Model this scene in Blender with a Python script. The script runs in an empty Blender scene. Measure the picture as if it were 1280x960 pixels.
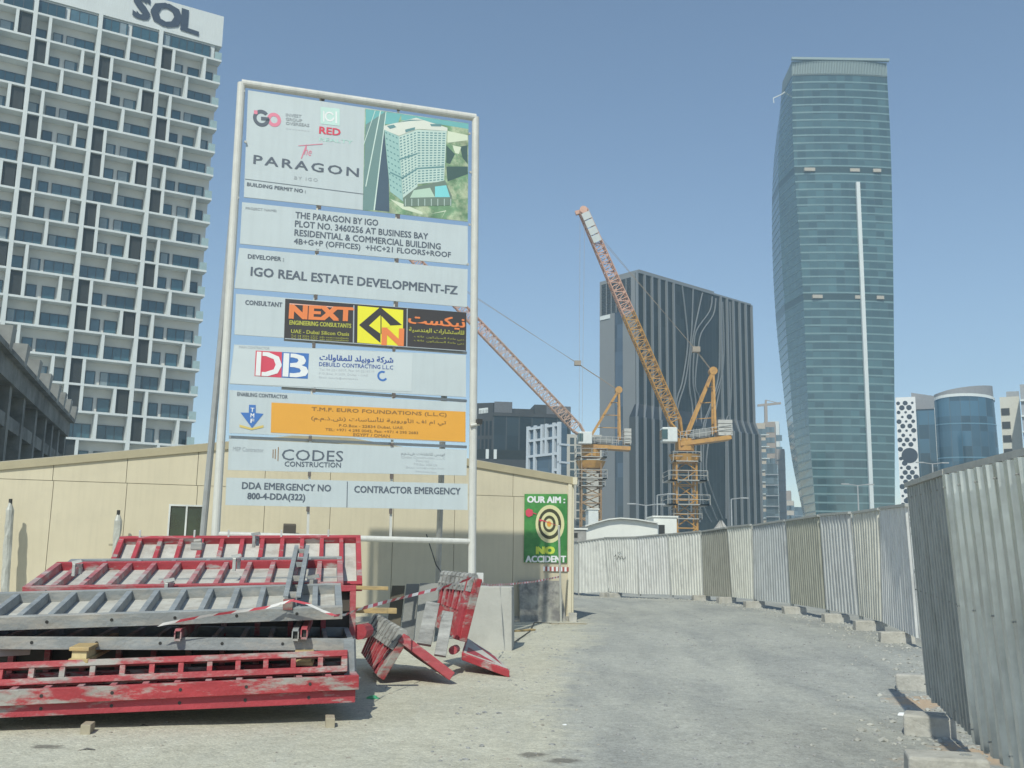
import bpy, bmesh, math, random, unicodedata
from mathutils import Vector, Matrix, noise
random.seed(7)
S = bpy.context.scene
COL = S.collection
V = Vector
# ------------------------------------------------------------------ camera, sky, sun, exposure
FPX = 1240.0
CAMP = V((0, 0, 1.65))
PITCH = math.atan(215 / FPX); ROLL = math.radians(0.94)
_f = V((0, math.cos(PITCH), math.sin(PITCH))); _r = V((1, 0, 0)); _u = V((0, -math.sin(PITCH), math.cos(PITCH)))
RIGHT = _r * math.cos(ROLL) + _u * math.sin(ROLL)
UP = -_r * math.sin(ROLL) + _u * math.cos(ROLL)
cam = bpy.data.cameras.new('camera'); cam_o = bpy.data.objects.new('camera', cam); COL.objects.link(cam_o)
cam.sensor_width = 36; cam.lens = 36 * FPX / 1280; cam.clip_start = .1; cam.clip_end = 12000
m3 = Matrix((RIGHT, UP, -_f)).transposed()
cam_o.matrix_world = Matrix.Translation(CAMP) @ m3.to_4x4()
S.camera = cam_o

SUN_EL = math.radians(47); SUN_AZ = math.radians(13.5)      # light travels towards +Y and a little to +X
ldir = V((math.sin(SUN_AZ) * math.cos(SUN_EL), math.cos(SUN_AZ) * math.cos(SUN_EL), -math.sin(SUN_EL)))
W = bpy.data.worlds.new('World'); S.world = W; W.use_nodes = True
wn = W.node_tree.nodes; bg = wn['Background']
sky = wn.new('ShaderNodeTexSky'); sky.sky_type = 'NISHITA'; sky.sun_disc = False
sky.sun_elevation = SUN_EL
sky.sun_rotation = math.atan2(-ldir.x, -ldir.y)
sky.air_density = 1.0; sky.dust_density = 0.3; sky.ozone_density = 1.0; sky.altitude = 0
W.node_tree.links.new(sky.outputs[0], bg.inputs[0]); bg.inputs[1].default_value = 0.093
sun = bpy.data.lights.new('sun', 'SUN'); sun.energy = 2.95; sun.angle = math.radians(.6); sun.color = (.98, .98, .86)
sun_o = bpy.data.objects.new('sun', sun); COL.objects.link(sun_o)
sun_o.rotation_euler = ldir.to_track_quat('-Z', 'Y').to_euler(); sun_o.location = (-30, -60, 80)
S.view_settings.view_transform = 'Standard'; S.view_settings.look = 'None'
S.view_settings.exposure = 0.45; S.view_settings.gamma = 1
S.cycles.max_bounces = 6; S.cycles.volume_bounces = 1; S.cycles.volume_step_rate = 4
S.cycles.use_denoising = True

# ------------------------------------------------------------------ photo geometry -> world
def ray(x, y): return _f * FPX + RIGHT * (x - 640) + UP * (480 - y)
def at(x, y, Y):
    d = ray(x, y); return CAMP + d * (Y / d.y)
def gnd(x, y, z=0.0):
    d = ray(x, y); return CAMP + d * ((z - CAMP.z) / d.z)
def sstep(a, b, x):
    t = max(0, min(1, (x - a) / (b - a))); return t * t * (3 - 2 * t)
def ground_z(x, y):
    h = .26 * sstep(10, 20, y) * (1 - sstep(33, 45, y)) * sstep(2.0, 6.5, x)
    h += .02 * noise.noise(V((x * .35, y * .35, 0))) * (1 - sstep(60, 120, y))
    h += .008 * noise.noise(V((x * 1.7, y * 1.7, 3))) * (1 - sstep(30, 50, y))
    if y > 48: h -= .25 * sstep(48, 70, y)
    return h
class Plane:
    """vertical plane through o along d: facade coordinates u (along), z (up), n (towards the camera)"""
    def __init__(s, o, d):
        s.o = V((o[0], o[1], 0)); s.d = V((d[0], d[1], 0)).normalized(); s.n = V((s.d.y, -s.d.x, 0))
        if (CAMP - s.o).dot(s.n) < 0: s.n = -s.n
    def hit(s, x, y, off=0.0):
        r = ray(x, y); o = s.o + s.n * off
        return CAMP + r * ((o - CAMP).dot(s.n) / r.dot(s.n))
    def uz(s, x, y, off=0.0):
        P = s.hit(x, y, off); return (P - s.o).dot(s.d), P.z
    def P(s, u, z, n=0.0): return s.o + s.d * u + s.n * n + V((0, 0, z))

# ------------------------------------------------------------------ materials
MATS = {}
def lk(nt, a, b): nt.links.new(a, b)
def mat(name, col, rough=.65, metal=0., var=.12, scale=2., col2=None, edge=(.48, .62), s2=3., stretch=(1, 1, 1), bump=0., bscale=20., streak=0., spec=.5, objvar=0.0, thr_detail=6):
    if name in MATS: return MATS[name]
    m = bpy.data.materials.new(name); m.use_nodes = True; MATS[name] = m
    nt = m.node_tree; N = nt.nodes; b = N['Principled BSDF']
    b.inputs['Roughness'].default_value = rough; b.inputs['Metallic'].default_value = metal
    b.inputs['Specular IOR Level'].default_value = spec
    tc = N.new('ShaderNodeTexCoord'); mp = N.new('ShaderNodeMapping'); mp.inputs['Scale'].default_value = stretch
    lk(nt, tc.outputs['Object'], mp.inputs[0])
    n1 = N.new('ShaderNodeTexNoise'); n1.inputs['Scale'].default_value = scale; n1.inputs['Detail'].default_value = 8; n1.inputs['Roughness'].default_value = .65
    lk(nt, mp.outputs[0], n1.inputs['Vector'])
    mr = N.new('ShaderNodeMapRange'); mr.inputs[1].default_value = .3; mr.inputs[2].default_value = .7
    mr.inputs[3].default_value = 1 - var; mr.inputs[4].default_value = 1 + var
    lk(nt, n1.outputs[0], mr.inputs[0])
    base = N.new('ShaderNodeRGB'); base.outputs[0].default_value = (*col, 1); out = base.outputs[0]
    if col2 is not None:
        n2 = N.new('ShaderNodeTexNoise'); n2.inputs['Scale'].default_value = s2; n2.inputs['Detail'].default_value = thr_detail; n2.inputs['Roughness'].default_value = .7
        mp2 = N.new('ShaderNodeMapping'); mp2.inputs['Location'].default_value = (11, 5, 3); mp2.inputs['Scale'].default_value = stretch
        lk(nt, tc.outputs['Object'], mp2.inputs[0]); lk(nt, mp2.outputs[0], n2.inputs['Vector'])
        r2 = N.new('ShaderNodeMapRange'); r2.inputs[1].default_value = edge[0]; r2.inputs[2].default_value = edge[1]
        lk(nt, n2.outputs[0], r2.inputs[0])
        mx = N.new('ShaderNodeMix'); mx.data_type = 'RGBA'; mx.inputs[7].default_value = (*col2, 1)
        lk(nt, r2.outputs[0], mx.inputs[0]); lk(nt, out, mx.inputs[6]); out = mx.outputs[2]
    if streak:
        mp3 = N.new('ShaderNodeMapping'); mp3.inputs['Scale'].default_value = (9, 9, .5); lk(nt, tc.outputs['Object'], mp3.inputs[0])
        n3 = N.new('ShaderNodeTexNoise'); n3.inputs['Scale'].default_value = 1.3; n3.inputs['Detail'].default_value = 5; lk(nt, mp3.outputs[0], n3.inputs['Vector'])
        r3 = N.new('ShaderNodeMapRange'); r3.inputs[1].default_value = .45; r3.inputs[2].default_value = .75; r3.inputs[3].default_value = 1; r3.inputs[4].default_value = 1 - streak
        lk(nt, n3.outputs[0], r3.inputs[0])
        mu = N.new('ShaderNodeMath'); mu.operation = 'MULTIPLY'; lk(nt, mr.outputs[0], mu.inputs[0]); lk(nt, r3.outputs[0], mu.inputs[1]); vo = mu.outputs[0]
    else: vo = mr.outputs[0]
    if objvar:
        oi = N.new('ShaderNodeObjectInfo'); r4 = N.new('ShaderNodeMapRange'); r4.inputs[3].default_value = 1 - objvar; r4.inputs[4].default_value = 1 + objvar
        lk(nt, oi.outputs['Random'], r4.inputs[0]); mu = N.new('ShaderNodeMath'); mu.operation = 'MULTIPLY'
        lk(nt, vo, mu.inputs[0]); lk(nt, r4.outputs[0], mu.inputs[1]); vo = mu.outputs[0]
    vm = N.new('ShaderNodeVectorMath'); vm.operation = 'SCALE'; lk(nt, out, vm.inputs[0]); lk(nt, vo, vm.inputs['Scale'])
    lk(nt, vm.outputs[0], b.inputs['Base Color'])
    if bump:
        n4 = N.new('ShaderNodeTexNoise'); n4.inputs['Scale'].default_value = bscale; n4.inputs['Detail'].default_value = 6
        lk(nt, tc.outputs['Object'], n4.inputs['Vector'])
        bp = N.new('ShaderNodeBump'); bp.inputs['Strength'].default_value = bump; bp.inputs['Distance'].default_value = .02
        lk(nt, n4.outputs[0], bp.inputs['Height']); lk(nt, bp.outputs[0], b.inputs['Normal'])
    return m

def glass_mat(name, col, dirv=(1, 0, 0), pane=1.5, storey=4.0, rough=.08, var=.35, metal=.0, spec=.8, line=.05):
    """reflective curtain-wall glass, a tint per pane, thin mullion lines"""
    m = bpy.data.materials.new(name); m.use_nodes = True; MATS[name] = m
    nt = m.node_tree; N = nt.nodes; b = N['Principled BSDF']
    b.inputs['Roughness'].default_value = rough; b.inputs['Metallic'].default_value = metal; b.inputs['Specular IOR Level'].default_value = spec
    ge = N.new('ShaderNodeTexCoord')
    dp = N.new('ShaderNodeVectorMath'); dp.operation = 'DOT_PRODUCT'; dp.inputs[1].default_value = dirv; lk(nt, ge.outputs['Object'], dp.inputs[0])
    sp = N.new('ShaderNodeSeparateXYZ'); lk(nt, ge.outputs['Object'], sp.inputs[0])
    def fl(o, d):
        a = N.new('ShaderNodeMath'); a.operation = 'DIVIDE'; a.inputs[1].default_value = d; lk(nt, o, a.inputs[0])
        f = N.new('ShaderNodeMath'); f.operation = 'FLOOR'; lk(nt, a.outputs[0], f.inputs[0])
        g = N.new('ShaderNodeMath'); g.operation = 'FRACT'; lk(nt, a.outputs[0], g.inputs[0]); return f.outputs[0], g.outputs[0]
    fu, gu = fl(dp.outputs['Value'], pane); fz, gz = fl(sp.outputs['Z'], storey)
    cb = N.new('ShaderNodeCombineXYZ'); lk(nt, fu, cb.inputs[0]); lk(nt, fz, cb.inputs[1])
    wn_ = N.new('ShaderNodeTexWhiteNoise'); wn_.noise_dimensions = '2D'; lk(nt, cb.outputs[0], wn_.inputs[0])
    mr = N.new('ShaderNodeMapRange'); mr.inputs[3].default_value = 1 - var; mr.inputs[4].default_value = 1 + var; lk(nt, wn_.outputs['Value'], mr.inputs[0])
    nz = N.new('ShaderNodeTexNoise'); nz.inputs['Scale'].default_value = .05; nz.inputs['Detail'].default_value = 3; lk(nt, ge.outputs['Object'], nz.inputs['Vector'])
    m2 = N.new('ShaderNodeMapRange'); m2.inputs[1].default_value = .3; m2.inputs[2].default_value = .7; m2.inputs[3].default_value = .8; m2.inputs[4].default_value = 1.2; lk(nt, nz.outputs[0], m2.inputs[0])  # broad tone drift painted into the glass colour as uneven reflections
    mu = N.new('ShaderNodeMath'); mu.operation = 'MULTIPLY'; lk(nt, mr.outputs[0], mu.inputs[0]); lk(nt, m2.outputs[0], mu.inputs[1])
    c = N.new('ShaderNodeRGB'); c.outputs[0].default_value = (*col, 1)
    vm = N.new('ShaderNodeVectorMath'); vm.operation = 'SCALE'; lk(nt, c.outputs[0], vm.inputs[0]); lk(nt, mu.outputs[0], vm.inputs['Scale'])
    lt = N.new('ShaderNodeMath'); lt.operation = 'LESS_THAN'; lt.inputs[1].default_value = line; lk(nt, gu, lt.inputs[0])
    mx = N.new('ShaderNodeMix'); mx.data_type = 'RGBA'; lk(nt, lt.outputs[0], mx.inputs[0]); lk(nt, vm.outputs[0], mx.inputs[6]); mx.inputs[7].default_value = (col[0] * .5 + .05, col[1] * .5 + .05, col[2] * .5 + .05, 1)
    lk(nt, mx.outputs[2], b.inputs['Base Color'])
    bp = N.new('ShaderNodeBump'); bp.inputs['Strength'].default_value = .05; bp.inputs['Distance'].default_value = .05
    lk(nt, wn_.outputs['Value'], bp.inputs['Height']); lk(nt, bp.outputs[0], b.inputs['Normal'])
    return m

# ------------------------------------------------------------------ mesh builder
class MB:
    def __init__(s): s.v = []; s.f = []; s.mi = []; s.cur = 0
    def add(s, vs, fs):
        k = len(s.v); s.v += [V(v) for v in vs]; s.f += [[i + k for i in f] for f in fs]; s.mi += [s.cur] * len(fs); return s
    def hexa(s, p):   # 8 points: bottom 4, top 4
        return s.add(p, [(3, 2, 1, 0), (4, 5, 6, 7), (0, 1, 5, 4), (1, 2, 6, 5), (2, 3, 7, 6), (3, 0, 4, 7)])
    def box(s, c, ax, ay, az):   # centre + half vectors
        c = V(c); ax = V(ax); ay = V(ay); az = V(az)
        return s.hexa([c - ax - ay - az, c + ax - ay - az, c + ax + ay - az, c - ax + ay - az, c - ax - ay + az, c + ax - ay + az, c + ax + ay + az, c - ax + ay + az])
    def abox(s, x0, x1, y0, y1, z0, z1):
        return s.hexa([(x0, y0, z0), (x1, y0, z0), (x1, y1, z0), (x0, y1, z0), (x0, y0, z1), (x1, y0, z1), (x1, y1, z1), (x0, y1, z1)])
    def pbox(s, pl, u0, u1, z0, z1, n0, n1):
        return s.hexa([pl.P(u0, z0, n0), pl.P(u1, z0, n0), pl.P(u1, z0, n1), pl.P(u0, z0, n1), pl.P(u0, z1, n0), pl.P(u1, z1, n0), pl.P(u1, z1, n1), pl.P(u0, z1, n1)])
    def beam(s, p, q, w, h, up=(0, 0, 1)):
        p = V(p); q = V(q); d = (q - p).normalized(); up = V(up)
        a = d.cross(up)
        if a.length < 1e-4: a = d.cross(V((1, 0, 0)))
        a.normalize(); b = a.cross(d).normalized()
        return s.box((p + q) / 2, a * w / 2, (q - p) / 2, b * h / 2)
    def tube(s, p, q, r, n=8, r2=None, cap=True):
        p = V(p); q = V(q); d = (q - p).normalized(); a = d.orthogonal().normalized(); b = d.cross(a); r2 = r if r2 is None else r2
        vs = [p + (a * math.cos(t) + b * math.sin(t)) * r for t in [2 * math.pi * i / n for i in range(n)]] + [q + (a * math.cos(t) + b * math.sin(t)) * r2 for t in [2 * math.pi * i / n for i in range(n)]]
        fs = [(i, (i + 1) % n, n + (i + 1) % n, n + i) for i in range(n)]
        if cap: fs += [tuple(range(n - 1, -1, -1)), tuple(range(n, 2 * n))]
        return s.add(vs, fs)
    def path(s, pts, r, n=5):
        for a, b in zip(pts[:-1], pts[1:]): s.tube(a, b, r, n)
        return s
    def prism(s, pts, vec):
        n = len(pts); vec = V(vec); vs = [V(p) for p in pts] + [V(p) + vec for p in pts]
        return s.add(vs, [tuple(range(n)), tuple(range(2 * n - 1, n - 1, -1))] + [(i, n + i, n + (i + 1) % n, (i + 1) % n) for i in range(n)])
    def poly(s, pts): return s.add(pts, [tuple(range(len(pts)))])
    def mesh(s, name, loc=V((0, 0, 0)), smooth=False, fix=True):
        me = bpy.data.meshes.new(name); me.from_pydata([tuple(v - loc) for v in s.v], [], s.f)
        if any(s.mi): me.polygons.foreach_set('material_index', s.mi)
        if fix:
            bm = bmesh.new(); bm.from_mesh(me); bmesh.ops.recalc_face_normals(bm, faces=bm.faces); bm.to_mesh(me); bm.free()
        if smooth: me.polygons.foreach_set('use_smooth', [True] * len(me.polygons))
        me.update(); return me

class Thing:
    def __init__(s, name, label, cat, loc=(0, 0, 0), group=None):
        s.loc = V(loc); s.o = bpy.data.objects.new(name, None); COL.objects.link(s.o); s.o.location = s.loc
        s.o.empty_display_size = .2
        s.o['label'] = label; s.o['category'] = cat
        if group: s.o['group'] = group
    def part(s, name, mb, m, parent=None, label=None, kind=None, smooth=False, bevel=0, fix=True):
        me = mb.mesh(name, s.loc, smooth, fix) if isinstance(mb, MB) else mb
        o = bpy.data.objects.new(name, me); COL.objects.link(o); o.parent = parent or s.o
        if not me.materials:
            for mm in (m if isinstance(m, (list, tuple)) else [m]): me.materials.append(mm)
        if label: o['label'] = label
        if kind: o['kind'] = kind
        if bevel:
            b = o.modifiers.new('b', 'BEVEL'); b.width = bevel; b.segments = 2; b.limit_method = 'ANGLE'
        return o
    def inst(s, name, me, m, loc, rotz=0, parent=None, scale=None):
        if not me.materials: me.materials.append(m)
        o = bpy.data.objects.new(name, me); COL.objects.link(o); o.parent = parent or s.o
        o.location = V(loc) - s.loc; o.rotation_euler = (0, 0, rotz)
        if scale: o.scale = scale
        return o
def solo(name, label, cat, mb, m, loc=(0, 0, 0), group=None, smooth=False, bevel=0):
    loc = V(loc); me = mb.mesh(name, loc, smooth); o = bpy.data.objects.new(name, me); COL.objects.link(o); o.location = loc
    for mm in (m if isinstance(m, (list, tuple)) else [m]): me.materials.append(mm)
    o['label'] = label; o['category'] = cat
    if group: o['group'] = group
    if bevel:
        b = o.modifiers.new('b', 'BEVEL'); b.width = bevel; b.segments = 2; b.limit_method = 'ANGLE'
    return o
def struct(name, me, m, kind='structure'):
    if isinstance(me, MB): me = me.mesh(name)
    o = bpy.data.objects.new(name, me); COL.objects.link(o); me.materials.append(m); o['kind'] = kind; return o
def dup(root, loc, label=None, group=None, rot=None, scale=None):
    r = root.copy(); COL.objects.link(r); r.location = loc
    if rot is not None: r.rotation_euler = rot
    if scale is not None: r.scale = scale
    if label: r['label'] = label
    if group: r['group'] = group
    for ch in list(root.children):
        c = ch.copy(); COL.objects.link(c); c.parent = r
        for g in ch.children:
            e = g.copy(); COL.objects.link(e); e.parent = c
    return r

# ------------------------------------------------------------------ text (built-in font), incl. joined Arabic letters
FORMS = {}
for cp in range(0xFE80, 0xFEFD):
    d = unicodedata.decomposition(chr(cp)).split()
    if len(d) == 2: FORMS.setdefault(chr(int(d[1], 16)), {})[d[0][1:-1]] = chr(cp)
def arabic(t):
    out = []
    for w in t.split(' '):
        o = []; prev = False
        for i, c in enumerate(w):
            F = FORMS.get(c)
            if not F: o.append({'(': ')', ')': '('}.get(c, c)); prev = False; continue
            nxt = i + 1 < len(w) and w[i + 1] in FORMS and 'initial' in F and 'final' in FORMS[w[i + 1]]
            k = ('medial' if nxt else 'final') if prev and 'final' in F else ('initial' if nxt else 'isolated')
            o.append(F.get(k, c)); prev = nxt
        out.append(''.join(reversed(o)))
    return ' '.join(reversed(out))
TCACHE = {}
GH = {}
def glyphs(body, bold, spacing, shear=0, res=2, depth=0):
    k = (body, bold, spacing, shear, res)
    if k in TCACHE: return TCACHE[k]
    c = bpy.data.curves.new('lettering', 'FONT'); c.body = body; c.offset = bold; c.space_character = spacing; c.shear = shear; c.resolution_u = res
    o = bpy.data.objects.new('lettering', c); COL.objects.link(o)
    me = bpy.data.meshes.new_from_object(o.evaluated_get(bpy.context.evaluated_depsgraph_get()))
    vs = [v.co.copy() for v in me.vertices]; fs = [list(p.vertices) for p in me.polygons]
    bpy.data.objects.remove(o); bpy.data.curves.remove(c); bpy.data.meshes.remove(me)
    x0 = min(v.x for v in vs); x1 = max(v.x for v in vs); y0 = min(v.y for v in vs); y1 = max(v.y for v in vs)
    vs = [((v.x - x0) / (x1 - x0), (v.y - y0) / (y1 - y0)) for v in vs]; GH[k] = (y1 - y0)
    TCACHE[k] = (vs, fs); return vs, fs
def add_text(mb, body, bl, br, h, nrm, bold=.012, spacing=1., shear=0, res=2, thick=0, vu=V((0, 0, 1))):
    """bl, br: world points of the lower corners; h: height; vu: up"""
    vs, fs = glyphs(body, 0, spacing, shear, res); em = h / GH[(body, 0, spacing, shear, res)]
    bl = V(bl); br = V(br); dx = (br - bl).normalized(); nn = dx.cross(vu).normalized()
    if (CAMP - bl).dot(nn) < 0: nn = -nn
    P = [bl + (br - bl) * a + vu * (h * b) + nrm for a, b in vs]
    mb.add(P, fs)
    if bold > .001:      # heavier face: the same glyph printed again, shifted a hair
        q = bold * em * 2.5
        for i, (sx, sy) in enumerate(((-1, -.5), (1, .5), (-1, .5), (1, -.5))): mb.add([p + dx * q * sx + vu * q * sy + nn * .0004 * (i + 1) for p in P], fs)
    if thick:
        n = nrm.normalized() * thick; k = len(P)
        # side walls from boundary edges
        cnt = {}
        for f in fs:
            for i in range(len(f)):
                a, b = f[i], f[(i + 1) % len(f)]; cnt[(a, b)] = cnt.get((a, b), 0) + 1
        ed = [(a, b) for (a, b) in cnt if (b, a) not in cnt]
        mb.add([p for p in P] + [p - n for p in P], [(a, b, b + k, a + k) for a, b in ed])

# ================================================================== SETTING: ground and road
def road_amt(x, y):
    """1 on the grey gravel road, 0 on the pale sand"""
    left = 1.9 + .0 * y if y > 24 else (-.2 + .085 * y if y > 8 else .5 - (8 - y) * .35)
    if y > 44: left = 1.9 - (y - 44) * 1.5
    w = .5 + .02 * y
    return sstep(left - w, left + w, x + .7 * noise.noise(V((x * .4, y * .25, 9))))
def track_amt(x, y):
    P_ = ((2, .6), (8, 1.3), (15, 2.6), (25, 4.1), (35, 4.6), (42, 3.8), (50, 1.0), (60, -4))
    if y < 2 or y > 60: return 0.0
    for (a0, b0), (a1, b1) in zip(P_[:-1], P_[1:]):
        if a0 <= y <= a1: xc = b0 + (b1 - b0) * (y - a0) / (a1 - a0); break
    l = x - xc + .25 * noise.noise(V((0, y * .12, 5)))
    return max(math.exp(-((abs(l) - .85) / .28) ** 2), .8 * math.exp(-((abs(l + .9) - .85) / .25) ** 2))
def axis(a, b, fine0, fine1, st, grow=1.25):
    xs = [fine0 + i * st for i in range(int((fine1 - fine0) / st) + 1)]
    s = st; x = xs[-1]
    while x < b: s *= grow; x += s; xs.append(x)
    s = st; x = xs[0]; pre = []
    while x > a: s *= grow; x -= s; pre.append(x)
    return pre[::-1] + xs
gx = axis(-450, 450, -9, 12, .22); gy = axis(-60, 850, 2, 50, .22)
gv = [(x, y, ground_z(x, y)) for y in gy for x in gx]; nx = len(gx)
def inroad(x, y): return road_amt(x, y) > .5
quads = [[], []]
for j in range(len(gy) - 1):
    for i in range(nx - 1):
        cx = (gx[i] + gx[i + 1]) / 2; cy = (gy[j] + gy[j + 1]) / 2
        quads[1 if inroad(cx, cy) and 2 < cy < 60 and cx < 12 else 0].append((j * nx + i, j * nx + i + 1, (j + 1) * nx + i + 1, (j + 1) * nx + i))
def ground_mat():
    m = bpy.data.materials.new('ground_earth'); m.use_nodes = True; nt = m.node_tree; N = nt.nodes; b = N['Principled BSDF']
    b.inputs['Roughness'].default_value = .95; b.inputs['Specular IOR Level'].default_value = .15
    tc = N.new('ShaderNodeNewGeometry'); at_ = N.new('ShaderNodeAttribute'); at_.attribute_name = 'gravel'
    def nz(sc, det=8, ro=.65, st=None, loc=(0, 0, 0)):
        n = N.new('ShaderNodeTexNoise'); n.inputs['Scale'].default_value = sc; n.inputs['Detail'].default_value = det; n.inputs['Roughness'].default_value = ro
        mp = N.new('ShaderNodeMapping'); mp.inputs['Location'].default_value = loc
        if st: mp.inputs['Scale'].default_value = st
        lk(nt, tc.outputs['Position'], mp.inputs[0]); lk(nt, mp.outputs[0], n.inputs['Vector']); return n.outputs[0]
    def rng(o, a, b_, c, d):
        r = N.new('ShaderNodeMapRange'); r.inputs[1].default_value = a; r.inputs[2].default_value = b_; r.inputs[3].default_value = c; r.inputs[4].default_value = d; lk(nt, o, r.inputs[0]); return r.outputs[0]
    def mix(f, a, b_):
        x = N.new('ShaderNodeMix'); x.data_type = 'RGBA'
        if hasattr(f, 'links'): lk(nt, f, x.inputs[0])
        for i, c in ((6, a), (7, b_)):
            if isinstance(c, tuple): x.inputs[i].default_value = (*c, 1)
            else: lk(nt, c, x.inputs[i])
        return x.outputs[2]
    def ma(op, a, b_):
        x = N.new('ShaderNodeMath'); x.operation = op; x.use_clamp = op == 'ADD'
        for i, c in ((0, a), (1, b_)):
            if isinstance(c, (int, float)): x.inputs[i].default_value = c
            else: lk(nt, c, x.inputs[i])
        return x.outputs[0]
    sand = mix(rng(nz(.7), .35, .7, 0, 1), SAND1, SAND2)
    grav = mix(rng(nz(.5, loc=(7, 3, 0), st=(1.4, .5, 1)), .4, .62, 0, 1), GRAV1, GRAV2)
    f = ma('ADD', ma('SUBTRACT', at_.outputs['Fac'], .0), rng(nz(1.6, loc=(3, 9, 1)), .35, .65, -.28, .28))
    f2 = rng(f, .25, .75, 0, 1)
    c = mix(f2, sand, grav)
    # wheel-packed pale dust drifting over the gravel
    c = mix(rng(nz(.9, 9, .7, (1.5, .28, 1), (1, 2, 0)), .47, .68, 0, .55), c, DUST)
    at2 = N.new('ShaderNodeAttribute'); at2.attribute_name = 'track'
    c = mix(ma('MULTIPLY', at2.outputs['Fac'], rng(nz(1.1, 6, .6, (1.2, .3, 1), (4, 4, 4)), .3, .65, .05, .42)), c, DUST)
    # stones: voronoi cells of differing tone, three sizes
    for sc, amt in ((14, .07), (38, .10), (90, .13)):
        vo = N.new('ShaderNodeTexVoronoi'); vo.inputs['Scale'].default_value = sc; lk(nt, tc.outputs['Position'], vo.inputs['Vector'])
        sx = N.new('ShaderNodeSeparateColor'); lk(nt, vo.outputs['Color'], sx.inputs[0])
        k = rng(sx.outputs[0], 0, 1, 1 - amt, 1 + amt)
        v = N.new('ShaderNodeVectorMath'); v.operation = 'SCALE'; lk(nt, c, v.inputs[0]); lk(nt, k, v.inputs['Scale']); c = v.outputs[0]
    k = rng(nz(3.5, 10, .75), .3, .7, .91, 1.08)
    v = N.new('ShaderNodeVectorMath'); v.operation = 'SCALE'; lk(nt, c, v.inputs[0]); lk(nt, k, v.inputs['Scale']); c = v.outputs[0]
    # damp spots
    for (px, py, rx, ry) in ((665, 943, .14, .16), (704, 951, .17, .15), (60, 935, .16, .12)):
        P = gnd(px, py)
        vs = N.new('ShaderNodeVectorMath'); vs.operation = 'SUBTRACT'; vs.inputs[1].default_value = P; lk(nt, tc.outputs['Position'], vs.inputs[0])
        vd = N.new('ShaderNodeVectorMath'); vd.operation = 'DIVIDE'; vd.inputs[1].default_value = (rx, ry, 1); lk(nt, vs.outputs[0], vd.inputs[0])
        vl = N.new('ShaderNodeVectorMath'); vl.operation = 'LENGTH'; lk(nt, vd.outputs[0], vl.inputs[0])
        q = ma('ADD', vl.outputs['Value'], rng(nz(9), .3, .7, -.3, .3))
        c = mix(rng(q, .5, .98, .75, 0), c, (.12, .11, .095))
    for (sx_, sy_, rx, ry) in ((4.15, 9.2, .35, .6), (3.5, 8.4, .3, .6), (4.9, 12.2, .4, .7)):
        vs = N.new('ShaderNodeVectorMath'); vs.operation = 'SUBTRACT'; vs.inputs[1].default_value = (sx_, sy_, 0); lk(nt, tc.outputs['Position'], vs.inputs[0])
        vd = N.new('ShaderNodeVectorMath'); vd.operation = 'MULTIPLY'; vd.inputs[1].default_value = (1 / rx, 1 / ry, 0); lk(nt, vs.outputs[0], vd.inputs[0])
        vl = N.new('ShaderNodeVectorMath'); vl.operation = 'LENGTH'; lk(nt, vd.outputs[0], vl.inputs[0])
        q = ma('ADD', vl.outputs['Value'], rng(nz(5), .3, .7, -.4, .4))
        c = mix(rng(q, .4, .98, .8, 0), c, (.48, .34, .22))
    lk(nt, c, b.inputs['Base Color'])
    vo = N.new('ShaderNodeTexVoronoi'); vo.inputs['Scale'].default_value = 30; lk(nt, tc.outputs['Position'], vo.inputs['Vector'])
    hh = ma('ADD', ma('MULTIPLY', vo.outputs['Distance'], .8), nz(25, 8, .7))
    bp = N.new('ShaderNodeBump'); bp.inputs['Strength'].default_value = .38; bp.inputs['Distance'].default_value = .03
    lk(nt, hh, bp.inputs['Height']); lk(nt, bp.outputs[0], b.inputs['Normal'])
    return m
SAND1 = (.435, .415, .33); SAND2 = (.515, .495, .40); GRAV1 = (.285, .288, .268); GRAV2 = (.37, .37, .335); DUST = (.455, .45, .39)
GM = ground_mat()
for nm, q in (('sandy_ground', quads[0]), ('gravel_road', quads[1])):
    used = sorted({i for f in q for i in f}); idx = {u: k for k, u in enumerate(used)}
    me = bpy.data.meshes.new(nm); me.from_pydata([gv[i] for i in used], [], [tuple(idx[i] for i in f) for f in q])
    tr = me.attributes.new('track', 'FLOAT', 'POINT'); tr.data.foreach_set('value', [track_amt(gv[i][0], gv[i][1]) for i in used])
    a = me.attributes.new('gravel', 'FLOAT', 'POINT'); a.data.foreach_set('value', [road_amt(gv[i][0], gv[i][1]) for i in used])
    me.polygons.foreach_set('use_smooth', [True] * len(me.polygons))
    struct(nm, me, GM)
# loose stones
def stones(n, region, smin, smax, seed):
    r = random.Random(seed); mb = MB()
    base = [(1, 0, 0), (-1, 0, 0), (0, 1, 0), (0, -1, 0), (0, 0, 1), (.7, .7, .5), (-.7, .6, .45), (-.6, -.7, .5), (.7, -.6, .5)]
    F = [(0, 5, 8), (0, 2, 5), (2, 6, 5), (2, 1, 6), (1, 7, 6), (1, 3, 7), (3, 8, 7), (3, 0, 8), (4, 5, 6), (4, 6, 7), (4, 7, 8), (4, 8, 5)]
    for _ in range(n):
        x, y, k = region(r); s = (smin + (smax - smin) * r.random() ** 4) * k; t = r.random() * 6.28; z = ground_z(x, y)
        sx, sy, sz = s * r.uniform(.7, 1.3), s * r.uniform(.7, 1.3), s * r.uniform(.45, .9)
        mb.add([(x + (a * math.cos(t) - b * math.sin(t)) * sx * r.uniform(.8, 1.2), y + (a * math.sin(t) + b * math.cos(t)) * sy * r.uniform(.8, 1.2), z + (c - .15) * sz) for a, b, c in base], F)
    return mb
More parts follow.
